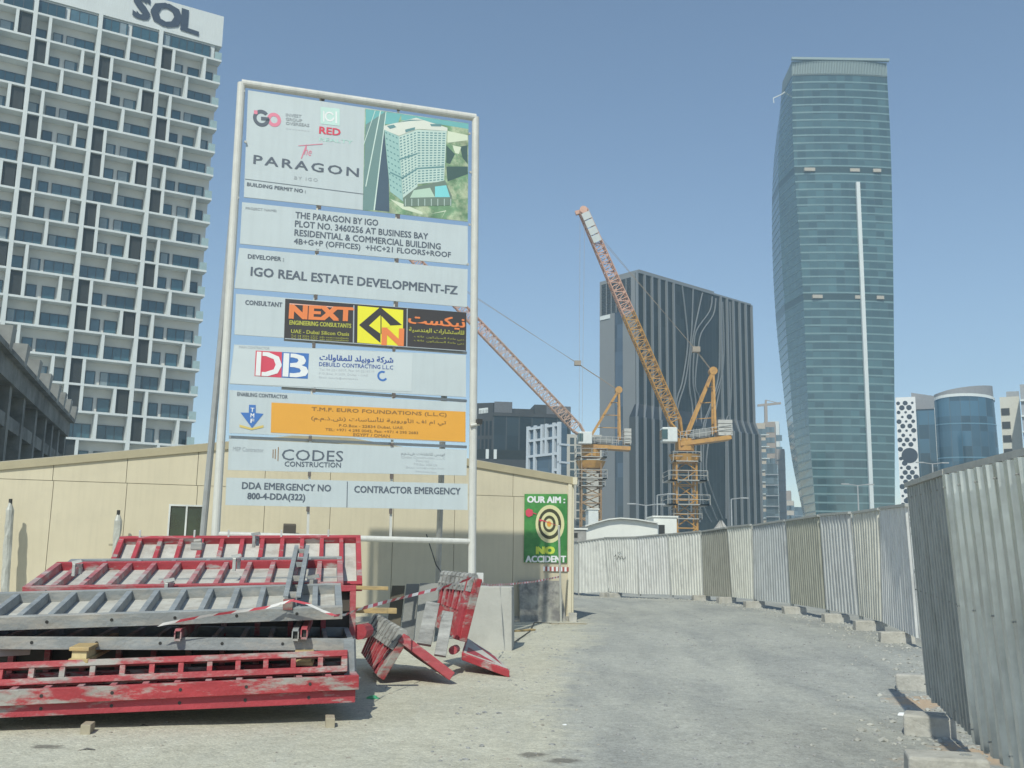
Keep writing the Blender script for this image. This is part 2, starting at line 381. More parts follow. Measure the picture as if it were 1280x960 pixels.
def reg_road(r):
    y = 5.5 * (8.5 ** r.random()); x0 = .3 + .06 * y; return r.uniform(x0 - 1.5, 8), y, 1
def reg_edge(r):
    k = r.randrange(len(FN) - 1); t = r.random(); a = FN[k]; b = FN[k + 1]; p = a.lerp(b, t); return p.x - abs(r.gauss(.2, .55)) + .25, p.y + r.uniform(-.3, .3), 1.25
def reg_sand(r):
    y = 5.5 * (3.5 ** r.random()); return r.uniform(-6, 1.2), y, .8
NODES = [(30, 262, 30, 397), (50, 259, 50, 400), (125, 251, 135, 397), (212, 247, 218, 402), (300, 240, 307, 405), (388, 232, 397, 408), (465, 222, 475, 412), (530, 214, 536, 417),
         (625, 203, 638, 428), (715, 190, 735, 445), (808, 182, 828, 462), (885, 172, 893, 480), (965, 160, 997, 530)]
FT = []; FN = []
for a, b, c, e in NODES:
    x, y, x2, y2 = 700 + a / 2.207, 560 + b / 2.207, 700 + c / 2.207, 560 + e / 2.207
    Y = 2.2 / (at(x, y, 1).z - at(x2, y2, 1).z); FT.append(at(x, y, Y)); FN.append(at(x2, y2, Y))
NT = []; NB = []
for x, y, x2, y2 in ((1137, 610, 1162, 868), (1187, 594, 1225.6, 927), (1280, 573, 1340, 1010)):
    Y = 2.2 / (at(x, y, 1).z - at(x2, y2, 1).z); NT.append(at(x, y, Y)); NB.append(at(x2, y2, Y))
FN_ALL = FN
FN = FN + NB
struct('loose_gravel', stones(5200, reg_road, .006, .032, 1), mat('stone_grey', (.27, .27, .26), .9, var=.3, scale=6), 'stuff')
struct('fence_side_rubble', stones(3400, reg_edge, .008, .042, 2), mat('stone_pale', (.34, .335, .30), .9, var=.3, scale=6), 'stuff')
struct('sand_pebbles', stones(1100, reg_sand, .005, .03, 3), mat('stone_sand', (.33, .30, .25), .9, var=.3, scale=6), 'stuff')

# ================================================================== RIGHT: corrugated hoarding
galv = {}
def fmat(i):
    pal = [(.46, .47, .44), (.62, .63, .56), (.60, .62, .56), (.63, .64, .57), (.60, .62, .55), (.26, .26, .225), (.56, .56, .50), (.40, .42, .42), (.33, .33, .275), (.46, .47, .46), (.53, .52, .46), (.66, .66, .58)]
    c = pal[i]; c = tuple(min(.66, q * 1.1) for q in c); return mat('sheet_%d' % i, c, .5, .1, var=.10, scale=3, col2=tuple(k * .72 for k in c), edge=(.5, .8), s2=2, streak=.22, bump=.12, bscale=4)
near_m = mat('near_galvanised_sheet', (.60, .64, .64), .27, .72, var=.12, scale=4, col2=(.44, .47, .47), edge=(.45, .7), s2=2, streak=.3, bump=.10, bscale=5)
frame_m = mat('fence_frame_steel', (.42, .42, .39), .5, .3, var=.15, scale=8, col2=(.30, .24, .18), edge=(.62, .7), s2=8)
def corr_panel(T0, T1, B0, B1, m, label, pitch=.18, dep=.035, seed=0, group='corrugated steel hoarding panels along the road'):
    r = random.Random(seed)
    base = (B0 + B1) / 2
    t = Thing('corrugated_hoarding', label, 'fence panel', base, group)
    L = (B1 - B0).length; n = max(4, round(L / pitch)); d = (B1 - B0).normalized(); nn = V((d.y, -d.x, 0)).normalized()
    if (CAMP - base).dot(nn) < 0: nn = -nn
    mb = MB(); prof = []
    for i in range(n):
        for f, o in ((0, 0), (.12, 1), (.48, 1), (.60, 0)): prof.append(((i + f) / n, o))
    prof.append((1, 0))
    jit = [r.uniform(-.002, .002) for _ in range(n + 1)]
    H = 6; rows = []
    for h in range(H + 1):
        k = h / H; row = []
        for f, o in prof:
            p = B0.lerp(B1, f).lerp(T0.lerp(T1, f), k)
            wob = .006 * noise.noise(V((f * 6 + seed * 7, k * 3, seed))) + jit[min(n, int(f * n))]
            row.append(p + nn * (dep * o + wob))
        rows.append(row)
    w = len(prof); vs = [p for row in rows for p in row]
    fs = [(h * w + i, h * w + i + 1, (h + 1) * w + i + 1, (h + 1) * w + i) for h in range(H) for i in range(w - 1)]
    mb.add(vs, fs); sh = t.part('corrugated_sheet', mb, m, fix=False)
    so = sh.modifiers.new('s', 'SOLIDIFY'); so.thickness = .003
    up = V((0, 0, 1))
    a = MB(); a.beam(T0 + nn * .018 + up * .03, T1 + nn * .018 + up * .03, .075, .05); t.part('top_rail', a, frame_m)
    a = MB(); a.beam(B0 - nn * .035 + up * .05, B1 - nn * .035 + up * .05, .05, .06); t.part('bottom_rail', a, frame_m)
    a = MB(); a.beam(B0.lerp(T0, .5) - nn * .035, B1.lerp(T1, .5) - nn * .035, .04, .05); t.part('middle_rail', a, frame_m)
    if seed > 30:
        mb = MB()
        for k_ in (.05, .5, .95):
            for i_ in range(0, n, 2):
                p = B0.lerp(B1, (i_ + .3) / n).lerp(T0.lerp(T1, (i_ + .3) / n), k_) + nn * (dep + .012); mb.tube(p - nn * .01, p + nn * .004, .007, 6)
        t.part('screw', mb, mat('screw_grey', (.33, .33, .31), .5, .3), kind='stuff')
    for P, Q, s_ in ((B0, T0, 1), (B1, T1, -1))[:1 if seed == 11 else 2]:
        a = MB(); a.tube(P + d * .03 * s_ - nn * .03 - up * .08, Q + d * .03 * s_ - nn * .03 + up * .02, .024, 8); t.part('post', a, frame_m)
    return t
labs = ['narrow grey-green end panel of the hoarding beside the beige cabin', 'pale cream corrugated panel, second from the far end of the hoarding', 'pale panel with a dark scrawl near its top, third from the far end',
        'cream corrugated panel just right of the panel with the scrawl', 'cream corrugated panel left of the dark olive panel below the tall crane', 'dark olive-grey corrugated panel below the tall orange crane',
        'bright cream narrow panel right of the dark panel below the crane', 'bluish-grey corrugated panel between the bright cream one and the olive one', 'olive-green corrugated panel below the left edge of the teal tower',
        'whitish streaked corrugated panel below the middle of the teal tower', 'cream panel with rust specks below the right part of the teal tower', 'cream panel partly hidden behind the near grey hoarding']
for i in range(len(FN_ALL) - 1):
    j = random.Random(i).uniform(-.015, .015)
    T0, T1, B0, B1 = FT[i].copy(), FT[i + 1].copy(), FN_ALL[i].copy(), FN_ALL[i + 1].copy()
    if i == 11: T1 += V((.09, .25, 0)); B1 += V((.09, .25, 0))
    dd = (B1 - B0).normalized() * .055; rj = random.Random(i + 50); nj = V((dd.y, -dd.x, 0)).normalized(); T0 += nj * rj.uniform(-.04, .04); T1 += nj * rj.uniform(-.04, .04); T0.z += rj.uniform(-.02, .02)
    T0.z += j; B0.z += j; T1.z -= j * .6; B1.z -= j * .6
    corr_panel(T0 + dd, T1 - dd, B0 + dd, B1 - dd, fmat(i), labs[i], pitch=.20, seed=i)
def fence_pt(i, f, k, off=.05):
    P = FN_ALL[i].lerp(FN_ALL[i + 1], f).lerp(FT[i].lerp(FT[i + 1], f), k); d = (FN_ALL[i + 1] - FN_ALL[i]).normalized(); n_ = V((d.y, -d.x, 0)).normalized()
    return P + n_ * off * (1 if (CAMP - P).dot(n_) > 0 else -1)
hp = [o for o in COL.objects if o.get('label', '').startswith('pale panel with a dark scrawl')][0]
mb = MB(); sc = [(.30, .66), (.36, .70), (.38, .60), (.44, .68), (.50, .62), (.54, .68), (.60, .61), (.68, .66)]
for a_, b_ in zip(sc[:-1], sc[1:]): mb.beam(fence_pt(2, *a_, .055), fence_pt(2, *b_, .055), .018, .008)
mb.beam(fence_pt(2, .42, .74, .055), fence_pt(2, .55, .75, .055), .018, .008)
me = mb.mesh('painted_scrawl', hp.location); me.materials.append(mat('scrawl_black', (.16, .16, .15), .8)); o = bpy.data.objects.new('painted_scrawl', me); COL.objects.link(o); o.parent = hp
nd = (NB[1] - NB[0]).normalized() * .02
corr_panel(NT[0], NT[1] - nd, NB[0], NB[1] - nd, mat('near_dull_sheet', (.34, .36, .35), .45, .2, var=.12, scale=3, col2=(.22, .24, .23), edge=(.45, .7), s2=2, streak=.25, bump=.1, bscale=5), 'tall-looking grey galvanised panel leaning at the start of the near hoarding', pitch=.17, seed=31)
e0 = NB[1] + (NB[2] - NB[1]) * 1.25; e1 = NT[1] + (NT[2] - NT[1]) * 1.25
corr_panel(NT[1] + nd, e1, NB[1] + nd, e0, near_m, 'nearest galvanised panel with wide shiny ribs at the right edge of the road', pitch=.26, dep=.075, seed=32)
# concrete foot blocks
conc = mat('block_concrete', (.40, .385, .345), .9, var=.18, scale=5, col2=(.30, .285, .25), edge=(.5, .7), s2=4, bump=.5, bscale=30)
def foot_block(name, label, c, d, n, lx, ly, lz, cat='concrete block', group='concrete foot blocks under the hoarding', tilt=0.0, sd=0):
    t = Thing(name, label, cat, c, group)
    mb = MB(); r = random.Random(sd)
    c = V(c); a = d * lx / 2; b = n * ly / 2; z = V((0, 0, lz)); zl = V((0, 0, -.03))
    f = .975
    pts = [c - a - b + zl, c + a - b + zl, c + a + b + zl, c - a + b + zl, c + (-a - b) * f + z, c + (a - b) * f + z, c + (a + b) * f + z, c + (-a + b) * f + z]
    pts = [p + V((r.uniform(-.015, .015), r.uniform(-.015, .015), r.uniform(-.012, .012) + tilt * (p - c).dot(d))) for p in pts]
    mb.hexa(pts); t.part('block', mb, conc, bevel=.02)
    h = MB(); top = c + z - n * ly * .25; h.tube(top - V((0, 0, .03)), top + V((0, 0, .012)), .045, 10); t.part('socket', h, frame_m)
    return t
bl_px = [(783, 737), (812, 738), (838, 740), (876, 745), (905, 748), (932, 752), (955, 754), (985, 760), (1018, 768), (1063, 778), (1088, 788), (1122, 803), (1140, 842), (1148, 890), (1200, 950)]
bl_lab = ['under the third panel of the far hoarding', 'under the fourth panel of the far hoarding', 'under the joint by the cream panel left of the dark one', 'at the left foot of the dark olive panel', 'at the right foot of the dark olive panel',
          'under the bright cream narrow panel', 'at the left foot of the bluish-grey panel', 'at the middle of the bluish-grey panel', 'at the left foot of the olive-green panel', 'at the right foot of the olive-green panel', 'under the whitish streaked panel',
          'under the cream rust-specked panel', 'half shaded, just left of the leaning near panel', 'squarish, second nearest along the near hoarding', 'largest and nearest, at the bottom right']
bl_lab = ['grey concrete block ' + b for b in bl_lab]
def fence_near(P):
    best = None
    for a, b in zip(FN[:-1], FN[1:]):
        ab = (b - a); ab.z = 0; t = max(0, min(1, (P - a).dot(ab) / ab.length_squared)); q = a + ab * t; dd = ((P - q).xy).length
        if best is None or dd < best[0]: best = (dd, q, ab.normalized())
    return best
for k, (px, py) in enumerate(bl_px):
    P = gnd(px, py, .0)
    for _ in range(4): P = gnd(px, py, ground_z(P.x, P.y))
    dd, q, d = fence_near(P)
    nn = V((d.y, -d.x, 0));
    if nn.x > 0: nn = -nn
    c = q + nn * .12; c.z = ground_z(c.x, c.y)
    if k == len(bl_px) - 1: c = V((3.40, 8.05, 0)); c.z = ground_z(c.x, c.y)
    if k == len(bl_px) - 2: c = V((4.15, 10.15, 0)); c.z = ground_z(c.x, c.y)
    if k == len(bl_px) - 3: c = V((5.25, 13.2, 0)); c.z = ground_z(c.x, c.y)
    foot_block('concrete_block', bl_lab[k], c, d, nn, .28, .60 if k < 12 or k == 14 else .46, .19, tilt=random.Random(k).uniform(-.06, .06), sd=k)

# ================================================================== SITE CABIN (beige gable building)
cream = mat('cabin_cream_cladding', (.575, .51, .37), .6, var=.05, scale=.8, col2=(.53, .47, .345), edge=(.5, .75), s2=1.2, streak=.06, bump=.03, bscale=60)
fascia_m = mat('cabin_fascia_tan', (.38, .33, .215), .6, var=.08, scale=2)
trim_m = mat('cabin_trim', (.66, .60, .45), .55, var=.06)
dark_m = mat('dark_metal', (.03, .03, .028), .5, var=.2)
A17 = math.radians(16.8)
co = gnd(712, 776)
CB = Plane(co, (math.cos(A17), math.sin(A17)))
cab = Thing('site_cabin', 'long cream site cabin with low gable and dark window behind the sign board', 'cabin', CB.P(-7, 0))
u_l = CB.uz(-60, 580)[0] - 2.5
ua, za = CB.uz(404, 544); u0, z0 = CB.uz(0, 580); u1, z1 = CB.uz(712, 598)
sl = (za - z0) / (ua - u0); zl = za - sl * (ua - u_l)
sr = (za - z1) / (u1 - ua)
def roofz(u): return za - sl * (ua - u) if u < ua else za - sr * (u - ua)
zs = CB.uz(0, 603)[1]; zs2 = CB.uz(655, 617)[1]; zseam = (zs + zs2) / 2
winu0, winz0 = CB.uz(207, 690); winu1, winz1 = CB.uz(256, 631.5); winz0 = winz1 - 1.25
# backing wall and side walls
DEP = 9.0
mb = MB(); prof = [CB.P(u_l, -.1, -.08), CB.P(0, -.1, -.08), CB.P(0, roofz(0) - .2, -.08), CB.P(ua, za - .2, -.08), CB.P(u_l, zl - .2, -.08)]
mb.prism(prof, -CB.n * (DEP - .1)); cab.part('wall_core', mb, mat('cabin_joint', (.40, .36, .26), .8))
us = [CB.uz(56, 700)[0]]; pw = (CB.uz(641, 620)[0] - us[0]) / 7.0
cuts = sorted([us[0] + pw * k for k in range(-4, 9) if u_l + .1 < us[0] + pw * k < -.15])
ups = [u_l] + cuts + [0]
wall_parts = []
g = .006
for a, b in zip(ups[:-1], ups[1:]):      # upper row follows the gable
    mb = MB(); a += g; b -= g; m_ = [a] + ([ua] if a < ua < b else []) + [b]
    pts = [CB.P(a, zseam + g, 0), CB.P(b, zseam + g, 0)] + [CB.P(u, roofz(u) - .12, 0) for u in reversed(m_)]
    mb.prism(pts, -CB.n * .07); cab.part('wall_panel', mb, cream)
lows = [u_l] + [c + pw * .02 for c in cuts] + [0]
for a, b in zip(lows[:-1], lows[1:]):
    a += g; b -= g
    segs = [(a, b, 0.0, zseam)]
    if a < winu1 and b > winu0:      # cut around the window
        segs = [(a, b, winz1, zseam), (a, b, 0, winz0)]
        if a < winu0: segs.append((a, winu0, winz0, winz1))
        if b > winu1: segs.append((winu1, b, winz0, winz1))
    mb = MB()
    for (x0, x1, y0, y1) in segs: mb.pbox(CB, x0, x1, y0 - .05 if y0 == 0 else y0, y1 - (g if y1 == zseam else 0), -.07, 0)
    cab.part('wall_panel', mb, cream)
mb = MB(); mb.prism([CB.P(0, -.05, .005), CB.P(0, -.05, -DEP), CB.P(0, roofz(0) - .12, -DEP), CB.P(0, roofz(0) - .12, .005)], CB.d * .03); cab.part('side_wall', mb, cream)
mb = MB()
for (a, b) in ((u_l, ua), (ua, .12)):
    mb.prism([CB.P(a, roofz(a) - .14, .05), CB.P(b, roofz(b) - .14, .05), CB.P(b, roofz(b) + .04, .05), CB.P(a, roofz(a) + .04, .05)], -CB.n * .04)
cab.part('gable_fascia', mb, fascia_m)
mb = MB()
for (a, b) in ((u_l, ua), (ua, .2)):
    mb.prism([CB.P(a, roofz(a) + .02, .0), CB.P(b, roofz(b) + .02, .0), CB.P(b, roofz(b) + .06, .0), CB.P(a, roofz(a) + .06, .0)], -CB.n * DEP)
cab.part('roof_sheet', mb, mat('cabin_roof', (.45, .42, .34), .5, .2))
mb = MB(); mb.pbox(CB, -.07, .035, 0, roofz(0) - .1, .003, .03); cab.part('corner_trim', mb, trim_m)
mb = MB(); mb.pbox(CB, .04, .16, roofz(0) - .16, roofz(0) + .03, -DEP, .1); cab.part('gutter', mb, trim_m)
mb = MB(); mb.tube(CB.P(.09, .05, -.05), CB.P(.09, roofz(0) - .15, -.05), .04, 8); cab.part('downpipe', mb, trim_m)
# window
mb = MB(); wv = (winu0 + winu1) / 2
for a, b, c, d in ((winu0, winu1, winz1 - .04, winz1), (winu0, winu1, winz0, winz0 + .06), (winu0, winu0 + .04, winz0 + .06, winz1 - .04), (winu1 - .04, winu1, winz0 + .06, winz1 - .04), (wv - .02, wv + .02, winz0 + .06, winz1 - .04)):
    mb.pbox(CB, a, b, c, d, -.05, .012)
wf = cab.part('window', mb, mat('white_aluminium', (.62, .63, .6), .4, .1))
mb = MB(); mb.pbox(CB, winu0 + .06, winu1 - .06, winz0 + .06, winz1 - .06, -.045, -.03)
cab.part('pane', mb, mat('dark_window_glass', (.015, .03, .018), .08, var=.5, scale=2, spec=.7), wf)
mb = MB(); mb.pbox(CB, u_l, 0.05, -.1, .12, -.05, .05); cab.part('plinth', mb, conc)
# wrapped pipes leaning at the cabin wall
for (x0, y0, x1, y1, lb, sd) in ((13, 627, 5, 752, 'white sheeted post standing before the cabin wall at the left edge', 3), (148, 641, 141, 760, 'white sheeted post before the cabin wall left of its window', 5)):
    r = random.Random(sd); Yp = CB.hit(x0, y0, .45).y
    a = at(x0, y0, Yp); b = at(x1, y1, Yp); b = b + (b - a) * ((b.z) / (a.z - b.z))
    t = Thing('wrapped_post', lb, 'post', b, 'white sheeted posts before the cabin wall')
    mb = MB(); n = 14; rings = []
    for i in range(n + 1):
        k = i / n; c = b.lerp(a, k); rad = .085 if k < .93 else .085 - (k - .93) * .9
        rings.append([c + V((math.cos(q) * (rad + r.uniform(-.018, .018)), math.sin(q) * (rad + r.uniform(-.018, .018)), 0)) for q in [2 * math.pi * j / 10 for j in range(10)]])
    for i in range(n):
        k0 = len(mb.v); mb.add(rings[i] + rings[i + 1], [(j, (j + 1) % 10, 10 + (j + 1) % 10, 10 + j) for j in range(10)])
    t.part('plastic_wrap', mb, mat('plastic_sheet', (.42, .42, .38), .4, var=.15, scale=6, bump=.4, bscale=12))
    mb = MB(); mb.tube(b, a + V((0, 0, .06)), .04, 8); t.part('pole', mb, dark_m)

# ================================================================== SIGN HOARDING
white_pipe = mat('white_painted_pipe', (.57, .565, .52), .45, .0, var=.07, scale=6, col2=(.42, .33, .24), edge=(.66, .76), s2=9, streak=.12)
grey_pipe = mat('grey_galvanised_pipe', (.40, .41, .41), .45, .4, var=.12, scale=6)
board_m = mat('board_white', (.50, .555, .565), .45, var=.035, scale=1.5, streak=.05)
board2_m = mat('board_white_vinyl', (.55, .60, .605), .4, var=.03, scale=1.5)
SP = Plane(at(591, 400, 19), (math.cos(A17), math.sin(A17)))
sb = SP.P(-2.2, 0)
sign = Thing('project_sign', 'tall white pipe-framed construction sign board with eight panels of names and logos', 'sign board', sb)
z3 = lambda x, y: (280 + x / 3.43, 80 + y / 3.43)
z4 = lambda x, y: (280 + x / 3.2, 350 + y / 3.2)
z7 = lambda x, y: (300 + x / 6.856, 110 + y / 6.856)
z8 = lambda x, y: (450 + x / 6.4, 130 + y / 6.4)
zid = lambda x, y: (x, y)
def sh(p, off=0.0): return SP.hit(p[0], p[1], off)
def quadboard(name, q, m, off=.0, th=.03, parent=None, label=None):
    P = [sh(p, off) for p in q]; mb = MB(); mb.prism([P[0], P[1], P[2], P[3]], -SP.n * th); return sign.part(name, mb, m, parent, label)
ux = sh((591, 400)) - SP.P(0, 0)
# posts and rails
LT = sh((302, 104)); LB = sh((269.5, 665)); LB = LB + (LB - LT) * ((LB.z) / (LT.z - LB.z))
RT = sh((594.5, 147)); RB = sh((590, 712)); RB = RB + (RB - RT) * (RB.z / (RT.z - RB.z))
pr = .075
mb = MB(); mb.tube(LB, LT, pr, 14); sign.part('post', mb, white_pipe, smooth=False)
mb = MB(); mb.tube(RB, RT, pr, 14); sign.part('post', mb, white_pipe)
mb = MB(); mb.tube(LT, RT, pr, 14); sign.part('top_rail', mb, white_pipe)
M1 = LB.lerp(LT, .185); M2 = sh((589, 677)); M1 = sh((268, 668))
mb = MB(); mb.tube(M1, M2, .055, 12); sign.part('bottom_rail', mb, white_pipe)
# leaning braces behind
b0 = LT - SP.n * .16 + V((0, 0, -2.3)); e = SP.hit(254, 665, -.95); e = e + (e - b0) * (e.z / (b0.z - e.z))
mb = MB(); mb.tube(e, b0, .06, 10); sign.part('brace', mb, grey_pipe)
b1 = SP.hit(556, 470, -.2); e = SP.hit(548, 700, -1.6); e = e + (e - b1) * (e.z / (b1.z - e.z))
mb = MB(); mb.tube(e, b1, .06, 10); sign.part('brace', mb, grey_pipe)
# rear uprights (seen in the gaps)
for (xa, ya, xb, yb) in ((401, 118, 384.5, 672), (498, 131, 488, 675)):
    mb = MB(); mb.beam(SP.hit(xa, ya, -.055), SP.hit(xb, yb, -.055), .045, .03, SP.n); sign.part('rear_upright', mb, white_pipe)
clip = MB()
for (x, y) in (z3(425, 148), z3(748, 190), z3(410, 612), z3(748, 655), z3(400, 803), z3(742, 842), z4(368, 68), z4(690, 97), z4(360, 262), z4(680, 275), z4(360, 440), z4(680, 462), z4(345, 632), z4(672, 662), z4(342, 775), z4(670, 785), z4(336, 916), z4(667, 925)):
    P = SP.hit(x, y, -.02); clip.box(P, SP.d * .028, SP.n * .02, V((0, 0, .045)))
sign.part('board_clip', clip, mat('rusty_bolt', (.13, .11, .1), .7), kind='stuff')
bolt = MB()
for (x, y) in ((92, 335), (1052, 300), (1056, 465), (1052, 690), (60, 575), (85, 118), (1045, 860)):
    P = SP.hit(*z3(x, y), .02); bolt.tube(P, P + SP.n * .03, .025, 8)
sign.part('bolt', bolt, frame_m, kind='stuff')
# rear horizontal angle irons seen between the lower boards
for q in ((240, 238, 970, 292), (230, 432, 970, 484), (20, 628, 970, 668)):
    a = SP.hit(*z4(q[0], q[1]), -.12); b = SP.hit(*z4(q[2], q[3]), -.12)
    mb = MB(); mb.beam(a, b, .05, .05, SP.n); sign.part('rear_rail', mb, grey_pipe)
# boards
B = {}
B[1] = quadboard('board', [(310, 112.7), (585.5, 154.3), (584.7, 276.8), (304.8, 246.2)], board_m, label='topmost board with project logo and rendering')
B[2] = quadboard('board', [(302.7, 252.6), (584.7, 282.6), (584.7, 331.3), (299.8, 304.5)], board_m)
B[3] = quadboard('board', [(299, 309.7), (584.7, 336.6), (583.8, 383.8), (293, 360)], board_m)
B[4] = quadboard('board', [(295, 367.2), (583, 390.6), (583, 437.5), (293, 418)], board_m)
B[5] = quadboard('board', [(292.5, 430.6), (582.5, 443.8), (582.5, 496.3), (286.9, 479.7)], board_m)
B[6] = quadboard('board', [(286.9, 487.5), (582.5, 503), (581.9, 553), (286.3, 541.3)], board_m)
B[7] = quadboard('board', [(286.3, 548.4), (583.8, 562.5), (583.1, 594.4), (284.7, 587.5)], board_m)
B[8] = quadboard('board', [(283, 596.9), (584.7, 604.7), (584.7, 637.5), (281.6, 631.3)], board_m)
def ink(n, c, r=.5): return mat('ink_' + n, c, r, var=.04)
I_dark = ink('charcoal', (.10, .12, .15)); I_navy = ink('navy', (.05, .10, .32)); I_red = ink('red', (.62, .07, .11)); I_pink = ink('pink', (.68, .22, .30)); I_mint = ink('mint', (.42, .66, .58))
I_blk = ink('black', (.045, .04, .04)); I_yel = ink('yellow', (.78, .72, .04)); I_orange = ink('orange', (.72, .35, .05)); I_mid = ink('grey', (.35, .38, .40)); I_light = ink('white', (.74, .75, .74))
I_or2 = ink('fire_orange', (.75, .22, .07)); I_olive = ink('olive_text', (.42, .42, .07)); I_brown = ink('brown_text', (.28, .15, .05)); I_soft = ink('pale_grey', (.5, .53, .55)); I_salmon = ink('salmon', (.75, .42, .33)); I_blue = ink('blue', (.06, .17, .45))
LN = [0]
def T(b, zf, body, x0, y0, x1, y1, h, m, bold=.007, shear=0, spacing=1., off=.005, name='lettering', res=2, sp=None, thing=None, hz=None):
    """lower-left and lower-right corners and height in the photo's own scale"""
    sp = sp or SP; thing = thing or sign
    p0 = zf(x0, y0); p1 = zf(x1, y1); pt = zf(x0, y0 - h)
    P0 = sp.hit(*p0, off); P1 = sp.hit(*p1, off); H = (sp.hit(*pt, off) - P0).length
    mb = MB(); add_text(mb, body, P0, P1, H, sp.n * .0, bold, spacing, shear, res)
    me = mb.mesh(name, thing.loc, fix=False); o = bpy.data.objects.new(name, me); COL.objects.link(o); me.materials.append(m); o.parent = b; return o
def Q(b, zf, pts, m, off=.004, name='printed_patch', thing=None, sp=None):
    sp = sp or SP; thing = thing or sign; mb = MB()
    mb.add([sp.hit(*zf(*p), off) for p in pts], [tuple(range(len(pts)))])
    return thing.part(name, mb, m, b, fix=False)
def multiQ(b, zf, polys, m, off=.004, name='printed_patch', thing=None, sp=None, kind=None):
    sp = sp or SP; thing = thing or sign; mb = MB()
    for pts in polys: mb.add([sp.hit(*zf(*p), off) for p in pts], [tuple(range(len(pts)))])
    return thing.part(name, mb, m, b, fix=False, kind=kind)
def ring(cx, cy, ro, ri, a0, a1, n=24, sx=1, sy=1, sk=0):
    out = []
    for i in range(n):
        t0 = math.radians(a0 + (a1 - a0) * i / n); t1 = math.radians(a0 + (a1 - a0) * (i + 1) / n)
        out.append([(cx + math.cos(t) * r * sx, cy - math.sin(t) * r * sy + math.cos(t) * r * sx * sk) for t, r in ((t0, ri), (t0, ro), (t1, ro), (t1, ri))])
    return out
b = B[1]
# G O logo
multiQ(b, z7, ring(183, 258, 72, 42, 40, 360, sk=.12) + [[(180, 245), (250, 252), (250, 282), (180, 275)]], I_dark, .006, 'logo_letter')
multiQ(b, z7, ring(292, 272, 60, 30, -175, 175, sk=.12), I_pink, .004, 'logo_letter')
multiQ(b, z7, [[(120, 190), (150, 193), (150, 225), (120, 222)]], I_pink, .0075, 'logo_mark')
for k, s_ in enumerate(('INVEST', 'GROUP', 'OVERSEAS')): T(b, z7, s_, 392, 240 + k * 36, (525, 530, 592)[k], 255 + k * 37 + (3 if k == 2 else 0), 25, I_mid, .01)
multiQ(b, z7, [[(395 + k * 26, 343 + k * 3), (413 + k * 26, 345 + k * 3), (413 + k * 26, 351 + k * 3), (395 + k * 26, 349 + k * 3)] for k in range(8)], I_soft, .004, 'small_print')
multiQ(b, z7, [[(690, 160), (855, 178), (855, 325), (690, 305)]], ink('mint_pale', (.50, .68, .62)), .004, 'logo_square')
multiQ(b, z7, [[(712, 195), (724, 196), (724, 290), (712, 288)], [(818, 200), (832, 202), (832, 305), (818, 303)]] + ring(768, 245, 42, 28, 30, 350, sk=.1), I_light, .007, 'logo_square_mark')
T(b, z7, 'RED', 680, 388, 858, 408, 58, I_red, .014)
T(b, z7, 'REALTY', 680, 452, 965, 480, 30, I_mint, .0)
multiQ(b, z7, [[(500, 492), (500, 497), (710, 482), (708, 476)], [(565, 485), (575, 486), (530, 605), (522, 602)]], I_pink, .006, 'script_stroke')
T(b, z7, 'he', 548, 570, 612, 585, 72, I_pink, -.004, .35)
T(b, z7, 'PARAGON', 115, 648, 1015, 762, 76, I_dark, .008, spacing=1.25)
T(b, z7, 'BY IGO', 465, 782, 665, 803, 28, I_mid, 0, spacing=1.3)
multiQ(b, z7, [[(43, 777), (1062, 907), (1062, 911), (43, 781)]], I_dark, .006, 'rule_line')
T(b, z7, 'BUILDING PERMIT NO :', 60, 838, 562, 900, 30, I_dark, .01)
b = B[2]
T(b, z3, 'PROJECT NAME:', 92, 625, 225, 637, 13, I_mid, .008)
T(b, z3, 'THE PARAGON BY IGO', 306, 660, 660, 694, 27, I_dark)
T(b, z3, 'PLOT NO. 3460256 AT BUSINESS BAY', 304, 697, 874, 752, 27, I_dark)
T(b, z3, 'RESIDENTIAL & COMMERCIAL BUILDING', 302, 735, 928, 795, 27, I_dark)
T(b, z3, '4B+G+P (OFFICES)  +HC+21 FLOORS+ROOF', 299, 778, 972, 836, 31, I_dark)
b = B[3]
T(b, z3, 'DEVELOPER :', 102, 833, 256, 846, 18, I_dark, .01)
T(b, zid, 'IGO REAL ESTATE DEVELOPMENT-FZ', 313.4, 344.5, 571.5, 368, 11, I_dark, .010)
b = B[4]
T(b, z4, 'CONSULTANT', 85, 98, 232, 108, 18, I_dark, .01)
blk = Q(b, z4, [(245, 75), (970, 130), (968, 285), (240, 235)], I_blk, .004, 'printed_panel')
Q(b, z4, [(535, 103), (717, 120), (715, 265), (533, 250)], I_yel, .007, 'printed_square')
multiQ(b, z4, [[(625, 108), (712, 180), (665, 182), (626, 145), (585, 182), (626, 215), (626, 252), (540, 180)]], I_blk, .0085, 'arrow_emblem')
multiQ(b, z4, [[(626, 140), (664, 180), (664, 190), (640, 190), (640, 215), (626, 215), (580, 182)]], I_yel, .0095, 'arrow_emblem')
multiQ(b, z4, [[(626, 140), (630, 140), (630, 215), (626, 215)]], I_blk, .0105, 'arrow_emblem')
T(b, z4, 'N', 634, 258, 714, 262, 66, I_or2, .02, off=.012)
T(b, z4, 'NEXT', 264, 152, 513, 163, 52, I_or2, .028, off=.008)
multiQ(b, z4, [[(262, 97), (516, 116), (516, 112), (262, 93)]], I_salmon, .007, 'highlight_line')
T(b, z4, 'ENGINEERING CONSULTANTS', 262, 178, 508, 192, 17, I_olive, .012, off=.008)
T(b, z4, 'UAE - Dubai Silicon Oasis', 268, 212, 500, 224, 15, I_olive, .008, off=.008)
